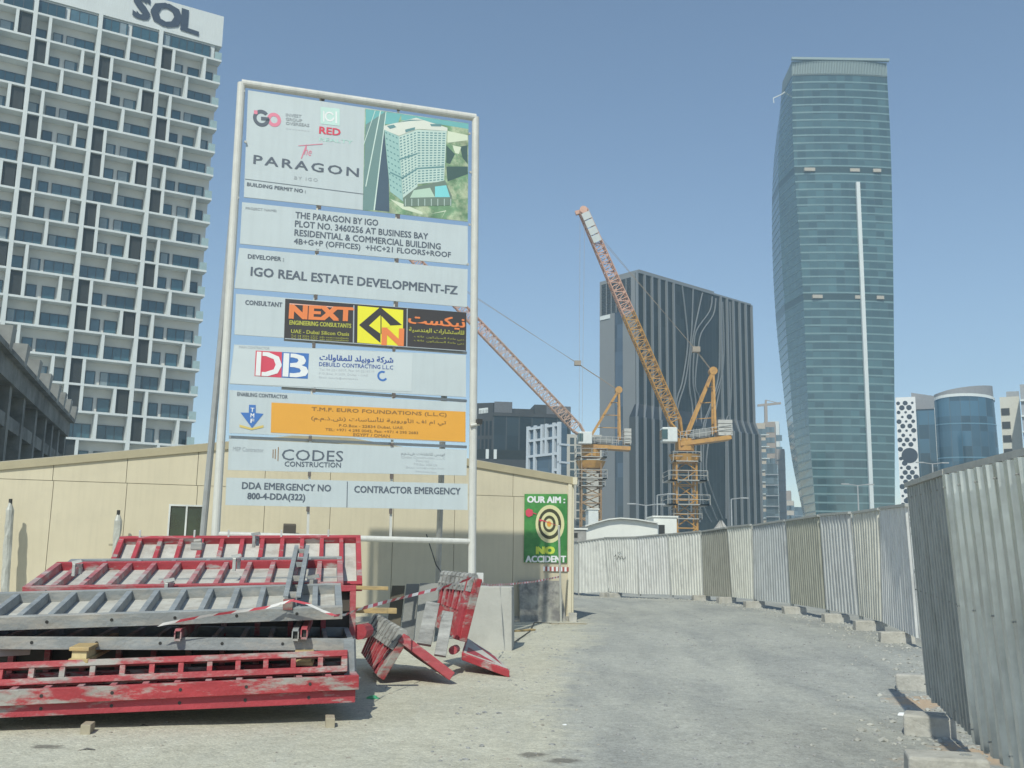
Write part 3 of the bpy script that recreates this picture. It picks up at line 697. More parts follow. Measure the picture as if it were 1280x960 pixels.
for k in range(2): T(b, z4, 'Tel: 04 3336 2727  info nextconsultants', 268, 226 + 10 * k, 498, 237 + 9 * k, 8, I_olive, 0, off=.008, res=1)
T(b, z4, arabic('نيكست'), 738, 182, 962, 200, 48, I_or2, .015, off=.008)
T(b, z4, arabic('للاستشارات الهندسية'), 740, 210, 960, 224, 22, I_olive, .01, off=.008)
for k in range(2): T(b, z4, arabic('دبي واحة السيليكون هاتف'), 760, 232 + 16 * k, 960, 246 + 16 * k, 12, I_olive, 0, off=.008, res=1)
multiQ(b, z4, [[(243, 232), (966, 282), (966, 285), (243, 236)], [(517, 101), (522, 101), (520, 252), (515, 252)], [(731, 114), (735, 114), (733, 266), (729, 266)]], I_mid, .009, 'panel_edge')
b = B[5]
Q(b, z4, [(42, 262), (755, 294), (750, 446), (24, 414)], board2_m, .004, 'vinyl_sheet')
T(b, z4, 'MAIN CONTRACTOR', 60, 273, 182, 279, 10, I_mid, .006)
Q(b, z4, [(127, 282), (232, 288), (230, 390), (122, 384)], I_red, .007, 'logo_tile'); Q(b, z4, [(232, 288), (340, 294), (335, 395), (230, 390)], I_blue, .007, 'logo_tile')
T(b, z4, 'D', 130, 380, 224, 386, 92, I_light, .012, off=.01); T(b, z4, 'B', 238, 384, 332, 390, 90, I_light, .012, off=.01)
multiQ(b, z4, [[(150, 284), (155, 284), (150, 385), (145, 385)]], I_red, .012, 'logo_cut'); multiQ(b, z4, [[(262, 290), (267, 290), (262, 390), (257, 390)]], I_blue, .012, 'logo_cut')
T(b, z4, arabic('شركة دوبيلد للمقاولات'), 382, 326, 676, 338, 30, I_navy, .012, off=.007)
T(b, z4, 'DEBUILD CONTRACTING L.L.C', 380, 344, 676, 358, 16, I_navy, .004, off=.007)
for k, s_ in enumerate(('Tel: 04 221 8507, Fax: 04 2218519', 'P.O.Box: 31359, Dubai - UAE', 'Email: debuild@emirates.ae')): T(b, z4, s_, 380, 363 + 16 * k, (600, 575, 535)[k], 372 + 15 * k, 11, I_soft, 0, off=.007, res=1)
multiQ(b, z4, ring(634, 384, 21, 13, 60, 330, sk=.05), I_blue, .007, 'crescent_emblem')
b = B[6]
T(b, z4, 'ENABLING CONTRACTOR', 53, 463, 254, 475, 15, I_dark, .006)
Q(b, z4, [(190, 490), (966, 527), (966, 648), (187, 610)], I_orange, .004, 'printed_panel')
multiQ(b, z4, [[(100, 499), (127, 500), (127, 532), (158, 535), (112, 592), (66, 530), (99, 531)]], I_blue, .006, 'emblem')
for k, c_ in enumerate('TMF'): T(b, z4, c_, 106, 527 + 22 * k, 120, 528 + 22 * k, 16, I_light, .01, off=.008)
multiQ(b, z4, [[(62, 578), (110, 592), (158, 580), (158, 590), (110, 600), (62, 588)]], ink('gold', (.62, .48, .15)), .007, 'emblem_ribbon')
T(b, z4, 'T.M.F. EURO FOUNDATIONS (L.L.C)', 350, 527, 890, 550, 19, I_brown, .008, off=.007)
T(b, z4, arabic('تي ام اف الأوروبية للأساسات (ش.ذ.م.م)'), 348, 566, 888, 584, 26, I_brown, .006, off=.007)
T(b, z4, 'P.O.Box - 22834 Dubai, UAE.', 460, 588, 718, 598, 12, I_brown, .004, off=.007)
T(b, z4, 'TEL: +971 4 295 0042, Fax: +971 4 295 2683', 405, 604, 776, 618, 12, I_brown, .004, off=.007)
T(b, z4, 'EGYPT / OMAN', 517, 624, 663, 630, 12, I_brown, .004, off=.007)
b = B[7]
T(b, z4, 'MEP Contractor', 35, 683, 158, 689, 17, I_mid, 0)
multiQ(b, z4, [[(195, 678), (198, 678), (197, 712), (194, 712)], [(204, 676), (207, 676), (206, 716), (203, 716)], [(216, 668), (219, 668), (217, 724), (214, 724)]], I_brown, .006, 'logo_bar')
T(b, z4, 'CODES', 230, 720, 476, 727, 44, I_dark, -.002, off=.006)
T(b, z4, 'CONSTRUCTION', 242, 745, 467, 750, 20, I_dark, .004, off=.006)
T(b, z4, arabic('كودس للانشاءات ش.ذ.م.م'), 708, 702, 884, 708, 15, I_mid, .004, off=.006)
for k, s_ in enumerate(('Codes Construction L.L.C', 'Dubai, UAE', 'P.O.Box: 3458 154', 'Email: info@codes.com', 'www.codes.com')): T(b, z4, s_, (708, 768, 760, 728, 765)[k], 712 + k * 14, (884, 820, 852, 880, 850)[k], 717 + k * 14, 10, I_soft, 0, off=.006, res=1)
b = B[8]
multiQ(b, z4, [[(492, 806), (495, 806), (493, 910), (490, 910)]], I_dark, .005, 'rule_line')
T(b, z4, 'DDA EMERGENCY NO', 72, 835, 427, 846, 27, I_dark, .009)
T(b, z4, '800-4-DDA(322)', 93, 884, 323, 889, 33, I_dark, .012)
T(b, z4, 'CONTRACTOR EMERGENCY', 521, 850, 945, 858, 27, I_dark, .009)
# printed rendering of the tower on board 1 (flat print)
b = B[1]
pic = Q(b, z8, [(40, 35), (868, 155), (862, 940), (22, 850)], mat('print_greens', (.16, .28, .16), .45, var=.35, scale=4, col2=(.42, .48, .32), edge=(.45, .6), s2=2.5), .004, 'printed_picture')
multiQ(b, z8, [[(45, 40), (330, 80), (300, 160), (45, 165)], [(330, 80), (868, 158), (868, 200), (500, 140), (330, 130)]], ink('print_teal', (.16, .42, .42)), .005, 'printed_patch')
multiQ(b, z8, [[(45, 165), (205, 60), (190, 180), (120, 850), (22, 848)]], ink('print_road', (.16, .26, .25)), .0055, 'printed_patch')
multiQ(b, z8, [[(190, 180), (230, 600), (235, 862), (120, 850)]], ink('print_shade', (.07, .11, .15)), .006, 'printed_patch')
multiQ(b, z8, [[(160, 55), (168, 57), (50, 660), (42, 660)], [(205, 62), (211, 62), (118, 850), (108, 850)], [(120, 50), (124, 52), (30, 330), (28, 320)]], ink('print_line', (.6, .72, .65)), .007, 'printed_patch')
multiQ(b, z8, [[(690, 500), (862, 500), (862, 560), (700, 620)], [(690, 330), (760, 400), (720, 480), (690, 470)], [(800, 340), (860, 330), (862, 480), (820, 430)]], ink('print_deep', (.06, .11, .10)), .0055, 'printed_patch')
multiQ(b, z8, [[(700, 215), (862, 250), (862, 290), (700, 310)], [(740, 330), (810, 345), (790, 400), (760, 390)], [(240, 760), (340, 840), (500, 885), (500, 865), (350, 800)], [(560, 880), (690, 850), (650, 915), (680, 860)]], ink('print_sand', (.62, .68, .52)), .006, 'printed_patch')
multiQ(b, z8, [[(190, 175), (450, 110), (700, 190), (700, 215), (460, 200), (310, 255), (190, 205)]], ink('print_roof', (.66, .68, .6)), .008, 'printed_patch')
lf = ink('print_facade_light', (.50, .62, .56)); df = ink('print_facade_dark', (.13, .26, .27)); mf = ink('print_facade_mid', (.32, .50, .47))
multiQ(b, z8, [[(195, 205), (310, 258), (345, 780), (240, 700)]], mf, .0085, 'printed_patch')
multiQ(b, z8, [[(310, 258), (455, 205), (460, 660), (345, 750)]], lf, .0085, 'printed_patch')
multiQ(b, z8, [[(455, 205), (695, 215), (672, 620), (460, 640)]], lf, .0086, 'printed_patch')
wins = []
for k in range(20):
    f0 = (k + .35) / 20.5; f1 = (k + .8) / 20.5
    for i in range(7):
        a0 = (i + .15) / 7; a1 = (i + .8) / 7
        def wq(TL, TR, BR, BL):
            def bi(a, f): return tuple((TL[q] * (1 - a) + TR[q] * a) * (1 - f) + (BL[q] * (1 - a) + BR[q] * a) * f for q in (0, 1))
            return [bi(a0, f0), bi(a1, f0), bi(a1, f1), bi(a0, f1)]
        wins.append(wq((455, 215), (690, 225), (672, 620), (460, 640)))
        if i < 5:
            i5 = i; a0 = (i5 + .15) / 5; a1 = (i5 + .7) / 5; wins.append(wq((312, 262), (455, 215), (460, 650), (345, 740)))
        if i < 4 and k % 2 == 0:
            a0 = (i + .2) / 4; a1 = (i + .65) / 4; wins.append(wq((197, 212), (308, 262), (343, 760), (238, 690)))
multiQ(b, z8, wins, df, .0095, 'printed_windows', kind='stuff')
multiQ(b, z8, [[(215, 175 + 0), (270, 165), (290, 185), (240, 200)], [(360, 205), (440, 185), (440, 205), (365, 228)], [(290, 150), (400, 125), (520, 128), (400, 135)], [(560, 160), (650, 160), (650, 180), (570, 178)],
                [(240, 540), (345, 590), (345, 600), (240, 552)], [(310, 440), (460, 390), (460, 402), (312, 452)], [(330, 590), (460, 510), (672, 495), (672, 508), (460, 522), (332, 604)]], df, .0098, 'printed_patch')
multiQ(b, z8, [[(345, 750), (460, 660), (680, 610), (735, 735), (730, 810), (350, 820)]], ink('print_podium', (.16, .22, .18)), .0087, 'printed_patch')
multiQ(b, z8, [[(600, 660), (690, 650), (720, 745), (600, 745)]], ink('print_pool', (.22, .62, .64)), .0097, 'printed_patch')
multiQ(b, z8, [[(430, 690), (560, 670), (600, 745), (400, 750)]], ink('print_garden', (.45, .6, .48)), .0097, 'printed_patch')
multiQ(b, z8, [[(x, 758), (x + 5, 758), (x + 5, 815), (x, 815)] for x in range(360, 730, 52)], lf, .0099, 'printed_patch')
# spot lamp clamped on the right post
spot = Thing('flood_light', 'small dark flood light clamped to the right post of the sign', 'lamp', SP.hit(596, 528, .08))
mb = MB(); mb.box(SP.hit(599, 527, .12), SP.d * .05, SP.n * .06, V((0, 0, .045))); spot.part('lamp_body', mb, dark_m)
mb = MB(); mb.tube(SP.hit(588, 532, .09), SP.hit(599, 530, .09), .03, 8); spot.part('clamp', mb, white_pipe)

# ================================================================== OUR AIM poster on the cabin
PP = CB
ps = Thing('safety_poster', 'green OUR AIM NO ACCIDENT poster with a dart board at the corner of the cabin', 'poster', CB.hit(682, 703, .02))
zp = lambda x, y: (640 + x / 5.336, 600 + y / 5.336)
def PQ(polys, m, off, name, par=None, kind=None): return multiQ(par, zp, polys, m, off, name, thing=ps, sp=CB, kind=kind)
mb = MB(); P = [CB.hit(*zp(*p), .035) for p in ((85, 93), (370, 93), (367, 553), (80, 550))]; mb.prism(P, -CB.n * .02)
bd = ps.part('poster_sheet', mb, mat('poster_green', (.045, .20, .05), .4, var=.25, scale=1.2, col2=(.10, .33, .08), edge=(.45, .65), s2=1.0))
for k, (ro, c) in enumerate(((1, ink('dart_cream', (.66, .62, .34))), (.80, ink('dart_black', (.06, .06, .03))), (.62, ink('dart_cream', (.6, .6, .3))), (.44, ink('dart_black', (.06, .06, .03))), (.28, ink('dart_cream', (.6, .6, .3))), (.15, I_orange))):
    PQ([[(253 - 7 * (1 - ro) + 96 * ro * math.cos(t), 293 - 127 * ro * math.sin(t)) for t in [2 * math.pi * i / 28 for i in range(28)]]], c, .038 + .002 * k, 'target_ring', bd)
PQ([[(180, 258), (208, 268), (320, 310), (206, 274), (185, 276)]], I_red, .052, 'dart', bd)
PQ([[(90, 205), (108, 190), (138, 200), (138, 235), (112, 248), (92, 235)], [(138, 215), (165, 226), (164, 230), (138, 222)]], I_red, .052, 'dart', bd)
T(bd, zp, 'OUR AIM :', 103, 150, 352, 154, 42, I_light, .02, sp=CB, thing=ps, off=.042)
T(bd, zp, 'NO', 165, 492, 280, 492, 46, ink('lime', (.55, .66, .08)), .04, sp=CB, thing=ps, off=.042)
T(bd, zp, 'ACCIDENT', 92, 548, 358, 548, 42, I_light, .02, sp=CB, thing=ps, off=.042)
mb = MB()
for i in range(12):
    x = 207 + i * 14.3; mb.cur = i % 2
    mb.add([CB.hit(*zp(*p), .04) for p in ((x, 577 + i * .4), (x + 14.3, 577 + i * .4), (x + 14.3, 607 + i * .3), (x, 607 + i * .3))], [(0, 1, 2, 3)])
solo('warning_strip', 'short red and white checked warning strip under the green poster', 'tape', mb, [I_light, ink('dull_red', (.38, .10, .08))])
# leaning poles in front of the poster
Yp = 25.4
solo('white_pole', 'thin white pole leaning in front of the green poster', 'pole', MB().tube(gnd(701.5, 777), at(698.5, 657, Yp), .028, 8), white_pipe, gnd(701.5, 777))
solo('grey_slab', 'weathered grey slab leaning at the cabin corner below the green poster', 'slab', MB().hexa([CB.P(-1.45, 0, .32), CB.P(-.2, 0, .28), CB.P(-.2, 0, .2), CB.P(-1.45, 0, .24), CB.P(-1.45, 1.02, .16), CB.P(-.32, 1.03, .14), CB.P(-.32, 1.03, .06), CB.P(-1.45, 1.02, .08)]),
     mat('weathered_slab', (.33, .32, .28), .9, var=.3, scale=3, col2=(.17, .165, .16), edge=(.45, .6), s2=2, bump=.4), CB.P(-.8, 0, .2))
foot_block('concrete_block', 'small concrete foot beside the cabin corner', gnd(716, 777), V((1, 0, 0)), V((0, 1, 0)), .22, .22, .22, group=None)

# ================================================================== SOL TOWER
white_r = mat('tower_white_render', (.60, .63, .62), .7, var=.05, scale=.25, streak=.08)
soff = mat('tower_soffit_render', (.60, .60, .57), .8, var=.05, scale=.3)
tglass = mat('tower_window_glass', (.035, .085, .11), .08, var=.3, scale=.7, spec=.9, objvar=.4)
tframe = mat('tower_window_frame', (.05, .06, .07), .5)
louv = mat('tower_louvre_metal', (.06, .065, .065), .5, .3, var=.2, scale=.5)
A30 = math.radians(30.6)
oS = at(276, 75, 140)
SO = Plane(oS, (math.cos(A30), math.sin(A30)))
sol = Thing('residential_tower', 'tall white balcony tower with the letters SOL at its top left of the sign board', 'tower', SO.P(-20, 0, -8))
ZT = 75.07; ST = 3.67
edges = [-.35, -8.8, -17.15, -25.5, -33.9, -42.3]
NR = 20
mb = MB(); mb.pbox(SO, -42.5, .0, 0, 79.0, -20, -1.85); sol.part('back_wall', mb, soff)
for i in range(NR + 1):
    mb = MB(); z = ZT - ST * i; mb.pbox(SO, -42.8, .12, z - .30, z, -1.84, .0); sol.part('balcony_slab', mb, white_r)
pats = {'Q': ([.485], [(.05, .44), (.54, .95)], []), 'P': ([.235, .77], [(.29, .44), (.52, .72), (.81, .96)], [(.03, .21)]), 'R': ([.235], [(.03, .20), (.31, .46), (.52, .95)], []),
        'S': ([.235], [(.29, .44), (.52, .95)], [(.03, .21)]), 'T': ([.235, .74], [(.29, .44), (.51, .70)], [(.03, .21), (.78, .95)])}
cyc = ['PQR', 'QST', 'RPQ', 'TQS', 'PQR']
WM = {}
WR = random.Random(12)
curt = mat('curtain_behind_glass', (.20, .25, .27), .35, var=.15, spec=.8)
tglass2 = mat('window_glass_pale', (.07, .13, .16), .1, var=.3, scale=.7, spec=.9, objvar=.3)
def winmesh(w, h):
    w = round(w * 5) / 5; var_ = WR.choice((0, 0, 0, 1, 2, 3)); k = (w, round(h, 2), var_)
    if k in WM: return WM[k]
    mb = MB(); mb.cur = 0; mb.abox(-w / 2, w / 2, -.05, 0, 0, h); n = max(1, round(w / 1.15))
    if var_ in (1, 2): mb.cur = 2; i_ = 0 if var_ == 1 else n - 1; mb.abox(-w / 2 + w * i_ / n, -w / 2 + w * (i_ + .8) / n, -.056, -.05, 0, h)
    mb.cur = 1
    for i in range(n + 1): x = -w / 2 + w * i / n; mb.abox(x - .045, x + .045, -.10, -.05, 0, h)
    mb.abox(-w / 2, w / 2, -.09, -.05, h - .08, h)
    me = mb.mesh('window'); me.materials.append(tglass2 if var_ == 3 else tglass); me.materials.append(tframe); me.materials.append(curt); WM[k] = me; return me
LMc = {}
def louvmesh(w, h):
    w = round(w * 5) / 5; k = (w, h)
    if k in LMc: return LMc[k]
    mb = MB(); n = 12
    mb.abox(-w / 2, w / 2, -.0, .05, 0, h)
    for i in range(n): x = -w / 2 + w * (i + .5) / n; mb.abox(x - .04, x + .04, -.08, 0, 0, h)
    me = mb.mesh('louvre_screen'); me.materials.append(louv); LMc[k] = me; return me
rz = A30
fin_me = None
for bi, (ur, ul) in enumerate(zip(edges[:-1], edges[1:])):
    Wd = ur - ul
    for r in range(1, NR + 1):
        zf = ZT - ST * r; fins, wins_, louvs = pats[cyc[bi][(r - 1) % 3]]
        for f in fins:
            if fin_me is None:
                m_ = MB(); m_.abox(-.2, .2, -.03, 1.78, 0, ST - .305); fin_me = m_.mesh('balcony_fin'); fin_me.materials.append(white_r)
            sol.inst('balcony_fin', fin_me, white_r, SO.P(ul + Wd * f, zf + .002, -.04), rz)
        for a, b in wins_:
            if bi == 4 and r > 14: continue
            sol.inst('window', winmesh(Wd * (b - a), 2.1), None, SO.P(ul + Wd * (a + b) / 2, zf + .01, -1.80), rz)
        for a, b in louvs:
            sol.inst('louvre_screen', louvmesh(Wd * (b - a), ST - .35), None, SO.P(ul + Wd * (a + b) / 2, zf + .004, -.5), rz)
for u in [0] + edges[1:]:
    if u == 0: continue
    mb = MB(); mb.pbox(SO, u - .27, u + .27, 0, ZT + 2.4, -1.8, .03); sol.part('column', mb, white_r)
# right end: return wall and glass balustrades
mb = MB()
for r in range(0, NR + 1):
    z = ZT - ST * r; mb.pbox(SO, .06, .10, z + .004, z + 1.15, -1.8, -.05); mb.pbox(SO, -.9, .06, z + .004, z + 1.15, -.08, -.05)
sol.part('glass_balustrade', mb, mat('balustrade_glass', (.30, .40, .40), .1, spec=.8), kind='stuff')
# top storey and parapet with letters
wt = SO.uz(275, 18)[1]
for bi, (ur, ul) in enumerate(zip(edges[:-1], edges[1:])):
    Wd = ur - ul
    for a, b in ((.04, .45), (.53, .95)) if bi else ((.05, .85),):
        sol.inst('window', winmesh(Wd * (b - a), 2.0), None, SO.P(ul + Wd * (a + b) / 2, ZT + .01, -.5), rz)
mb = MB(); mb.pbox(SO, -42.5, -.9, ZT, ZT + 2.4, -1.9, -.62); sol.part('top_storey_wall', mb, white_r)
mb = MB(); mb.pbox(SO, -42.5, .1, ZT + 2.35, wt, -14, -.35); sol.part('parapet_wall', mb, white_r)
za3 = lambda x, y: (x / 3.2, y / 3.2)
dkl = mat('letter_metal', (.045, .06, .09), .5, .2)
def solid_letter(ch, x0, y0, x1, y1, hh):
    P0 = SO.hit(*za3(x0, y0), -.22); P1 = SO.hit(*za3(x1, y1), -.22); P1.z = P0.z + (P1.z - P0.z)
    H = (SO.hit(*za3(x0, y0 - hh), .05) - P0).length
    mb = MB(); add_text(mb, ch, P0, P1, H, V((0, 0, 0)), .022, thick=.1); sol.part('letter', mb, dkl, fix=False)
solid_letter('S', 536, 66, 592, 82, 92); solid_letter('O', 606, 90, 718, 118, 94); solid_letter('L', 728, 118, 788, 138, 86)

# ================================================================== unfinished grey frame building, far left
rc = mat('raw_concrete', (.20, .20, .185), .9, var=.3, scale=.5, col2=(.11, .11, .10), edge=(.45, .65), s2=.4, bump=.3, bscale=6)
rc2 = mat('raw_concrete_shaded', (.045, .045, .042), .95, var=.3, scale=.5)  # near-black concrete copy: shade of the recessed bays put into the colour
oG = at(0, 430, 50); GB = Plane(oG, (-.317, 1.0))
gb = Thing('unfinished_building', 'dark grey unfinished concrete frame building at the left edge behind the cabin', 'building', GB.P(10, 0, -5))
z6 = lambda x, y: (x / 6.0, 420 + y / 6.0)
ztop = GB.uz(0, 432)[1]
uE = GB.uz(84, 520)[0]
cols = [GB.uz(*z6(x, 600))[0] for x in (55, 168, 268, 345, 400, 450)]
gap0 = cols[1] - cols[0]
ucol = [cols[0] - gap0 * k for k in (3, 2, 1)] + cols + [uE - .3]
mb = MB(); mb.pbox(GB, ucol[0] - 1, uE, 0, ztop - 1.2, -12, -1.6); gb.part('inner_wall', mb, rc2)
for u in ucol:
    mb = MB(); mb.pbox(GB, u - .35, u + .35, 0, ztop - 1.45, -1.6, 0.05); gb.part('pillar', mb, rc)
lv = [GB.uz(*z6(105, 655))[1], GB.uz(*z6(55, 300))[1]]
lv = [lv[0] - 3.4, lv[0]]
for z in lv:
    mb = MB(); mb.pbox(GB, ucol[0] - 1, uE, z - .5, z + .25, -1.6, -.05); gb.part('floor_beam', mb, rc)
mb = MB(); mb.pbox(GB, ucol[0] - 1, uE + .1, ztop - 1.5, ztop - .4, -1.7, .25); gb.part('top_beam', mb, rc)
mb = MB(); mb.pbox(GB, ucol[0] - 1, uE + .1, ztop - .4, ztop - .1, -1.7, .6); gb.part('cornice', mb, rc)
for u in ucol:
    mb = MB(); z = ztop - .3
    p = [GB.P(u - .3, z, .62), GB.P(u + .45, z, .62), GB.P(u + .45, z, -.9), GB.P(u - .3, z, -.9)]
    q = [GB.P(u - .55, z + 1.15, .75), GB.P(u + .6, z + 1.15, .75), GB.P(u + .6, z + 1.15, -.9), GB.P(u - .55, z + 1.15, -.9)]
    mb.hexa(p + q); gb.part('parapet_pier', mb, mat('pier_concrete', (.30, .30, .28), .9, var=.2, scale=1))
mb = MB(); mb.pbox(GB, ucol[0] - 1, uE, ztop - .1, ztop + .5, -1.2, -.8); gb.part('parapet_wall', mb, rc)

# ================================================================== BLACK RIBBED TOWER
dglass = glass_mat('black_tower_glass', (.012, .017, .02), (.757, .654, 0), 1.6, 3.8, .3, .5, spec=.25, line=.06)
lgrey = mat('stone_cladding_grey', (.195, .20, .205), .6, var=.06, scale=.08, streak=.04)
ribm = mat('rib_aluminium', (.23, .24, .25), .45, .3, var=.05)
louv2 = mat('dark_louvre', (.04, .045, .05), .5, .2, var=.4, scale=1.2)
oB = at(795, 341, 260); BF = Plane(oB, (1.157, 1)); BL_ = Plane(oB, (-1, 1.157))
bt = Thing('ribbed_black_tower', 'black glass tower with pale vertical ribs behind the tall orange crane', 'tower', BF.P(20, 0, -15))
zt0 = BF.uz(796, 341)[1]; uR, zt1 = BF.uz(938, 382)
def ul_(u): return u - 2.3 * (1 - u / uR)
zk0 = BF.uz(800, 523)[1]; zk1 = BF.uz(800, 505)[1]; KO = 1.8
ztm = (zt0 + zt1) / 2
uL, zL = BL_.uz(750, 357)
# upper body, lower body
mb = MB(); mb.prism([BF.P(.0, zk1, 0), BF.P(uR, zk1, 0), BF.P(uR, ztm, 0), BF.P(.0, ztm, 0)], -BF.n * .6); bt.part('upper_glass', mb, dglass)
mb = MB(); mb.hexa([BF.P(ul_(0), zk0, KO), BF.P(uR + 1, zk0, KO), BF.P(uR + 1, zk0, -.6), BF.P(ul_(0), zk0, -.6), BF.P(.0, zk1, 0), BF.P(uR, zk1, 0), BF.P(uR, zk1, -.6), BF.P(.0, zk1, -.6)]); bt.part('fold_glass', mb, mat('fold_black', (.02, .022, .026), .35))
mb = MB(); mb.pbox(BF, ul_(0), uR + 1, 0, zk0, -.6, KO); bt.part('lower_glass', mb, dglass)
mb = MB(); mb.pbox(BF, .3, uR - .3, 0, ztm - .5, -uL * .98, -.62); bt.part('core', mb, lgrey)
mb = MB(); mb.pbox(BF, 4, uR * .72, ztm - .5, ztm + 2.2, -14, -2.5); bt.part('roof_plant', mb, lgrey)
mb = MB(); mb.pbox(BF, .0, uR, ztm + .002, ztm + .5, -.6, .35); bt.part('parapet_cap', mb, ribm)
# left facade with glass strip and louvres
ug0 = BL_.uz(779, 500)[0]; ug1 = BL_.uz(768.5, 500)[0]; zlv = BL_.uz(760, 393)[1]; zlv2 = BL_.uz(789, 372)[1]
mb = MB(); mb.pbox(BL_, .3, ug0, 0, zlv, -.5, .1); mb.pbox(BL_, ug1, uL, 0, zlv, -.5, .1); mb.pbox(BL_, .3, 1.8, zlv + .002, ztm, -.5, .1); mb.pbox(BL_, uL - .6, uL, zlv + .002, ztm, -.5, .1); mb.pbox(BL_, 1.8, uL - .6, ztm - 1, ztm, -.5, .1); bt.part('stone_facade', mb, lgrey)
mb = MB(); mb.pbox(BL_, ug0, ug1, 0, zlv, -.5, -.1); bt.part('glass_strip', mb, glass_mat('strip_glass', (.05, .07, .10), (-.654, .757, 0), 2, 3.8, .1, .5, line=.04))
nl = 12
for k in range(nl):
    z = zlv + (ztm - 1 - zlv) * k / nl; mb = MB(); mb.pbox(BL_, 1.8, uL - .6, z + .1, z + .7, -.5, -.05); bt.part('louvre', mb, louv2)
for k in range(1, 6):
    u = 1.8 + (uL - 2.4) * k / 6; mb = MB(); mb.pbox(BL_, u - .12, u + .12, zlv, ztm - 1.01, -.4, .06); bt.part('louvre_post', mb, lgrey)
mb = MB(); mb.pbox(BL_, uL - 4, uL - .3, zlv - 1.3, zlv - .2, .102, .3); bt.part('white_ledge', mb, white_r)
# ribs
nR = 17
for k in range(nR + 1):
    f = k / nR; u = uR * f
    if .33 < f < .66: continue
    mb = MB(); w = .2
    v = ul_(u); mb.hexa([BF.P(v - w, 0, KO), BF.P(v + w, 0, KO), BF.P(v + w, 0, KO + .7), BF.P(v - w, 0, KO + .7), BF.P(v - w, zk0, KO), BF.P(v + w, zk0, KO), BF.P(v + w, zk0, KO + .7), BF.P(v - w, zk0, KO + .7)])
    mb.hexa([BF.P(u - w, zk1, 0), BF.P(u + w, zk1, 0), BF.P(u + w, zk1, .7), BF.P(u - w, zk1, .7), BF.P(u - w, ztm, 0), BF.P(u + w, ztm, 0), BF.P(u + w, ztm, .7), BF.P(u - w, ztm, .7)])
    mb.hexa([BF.P(v - w, zk0, KO), BF.P(v + w, zk0, KO), BF.P(v + w, zk0, KO + .3), BF.P(v - w, zk0, KO + .3), BF.P(u - w, zk1, 0), BF.P(u + w, zk1, 0), BF.P(u + w, zk1, .7), BF.P(u - w, zk1, .7)])
    bt.part('rib', mb, ribm)
zc7 = lambda x, y: (590 + x / 2.18, 240 + y / 2.18)
curves = [[(540, 250), (545, 330), (535, 430), (528, 520), (530, 600), (528, 885)], [(570, 255), (580, 340), (585, 420), (570, 520), (552, 600), (548, 890)], [(600, 262), (597, 360), (590, 440), (578, 520), (560, 580), (556, 640), (560, 890)], [(652, 285), (645, 325), (608, 380), (602, 440), (600, 520), (608, 600), (604, 890)],
          [(662, 290), (655, 335), (622, 385), (613, 440), (606, 530), (622, 600), (618, 900)], [(626, 275), (620, 300), (596, 420), (590, 530), (600, 620), (594, 890)], [(680, 300), (684, 420), (678, 500), (655, 570), (632, 640), (628, 760), (640, 830), (665, 895)], [(672, 300), (672, 430), (668, 510), (648, 580), (625, 650), (620, 780), (630, 860), (650, 900)], [(676, 520), (668, 560), (660, 600), (642, 680), (636, 760), (652, 820), (680, 890)], [(700, 300), (704, 500), (700, 600), (690, 640), (690, 890)]]
for pts in curves[1:]:
    P = []
    sm = []
    for i in range(len(pts) - 1):
        p0 = pts[max(0, i - 1)]; p1 = pts[i]; p2 = pts[i + 1]; p3 = pts[min(len(pts) - 1, i + 2)]
        for t in (0, .25, .5, .75):
            sm.append(tuple(.5 * (2 * p1[q] + (p2[q] - p0[q]) * t + (2 * p0[q] - 5 * p1[q] + 4 * p2[q] - p3[q]) * t * t + (3 * p1[q] - p0[q] - 3 * p2[q] + p3[q]) * t ** 3) for q in (0, 1)))
    sm.append(pts[-1])
    for s_ in sm:
        u, z = BF.uz(*zc7(*s_)); z = min(z, ztm); n_ = 0 if z > zk1 else (KO if z < zk0 else KO * (zk1 - z) / (zk1 - zk0))
        if n_: u, z = BF.uz(*zc7(*s_), n_)
        P.append(BF.P(u, max(z, 0), n_ + .35))
    mb = MB()
    for a, c in zip(P[:-1], P[1:]):
        if (a - c).length > .01: mb.beam(a, c, .15, .4, BF.n)
    bt.part('rib', mb, ribm, kind=None)

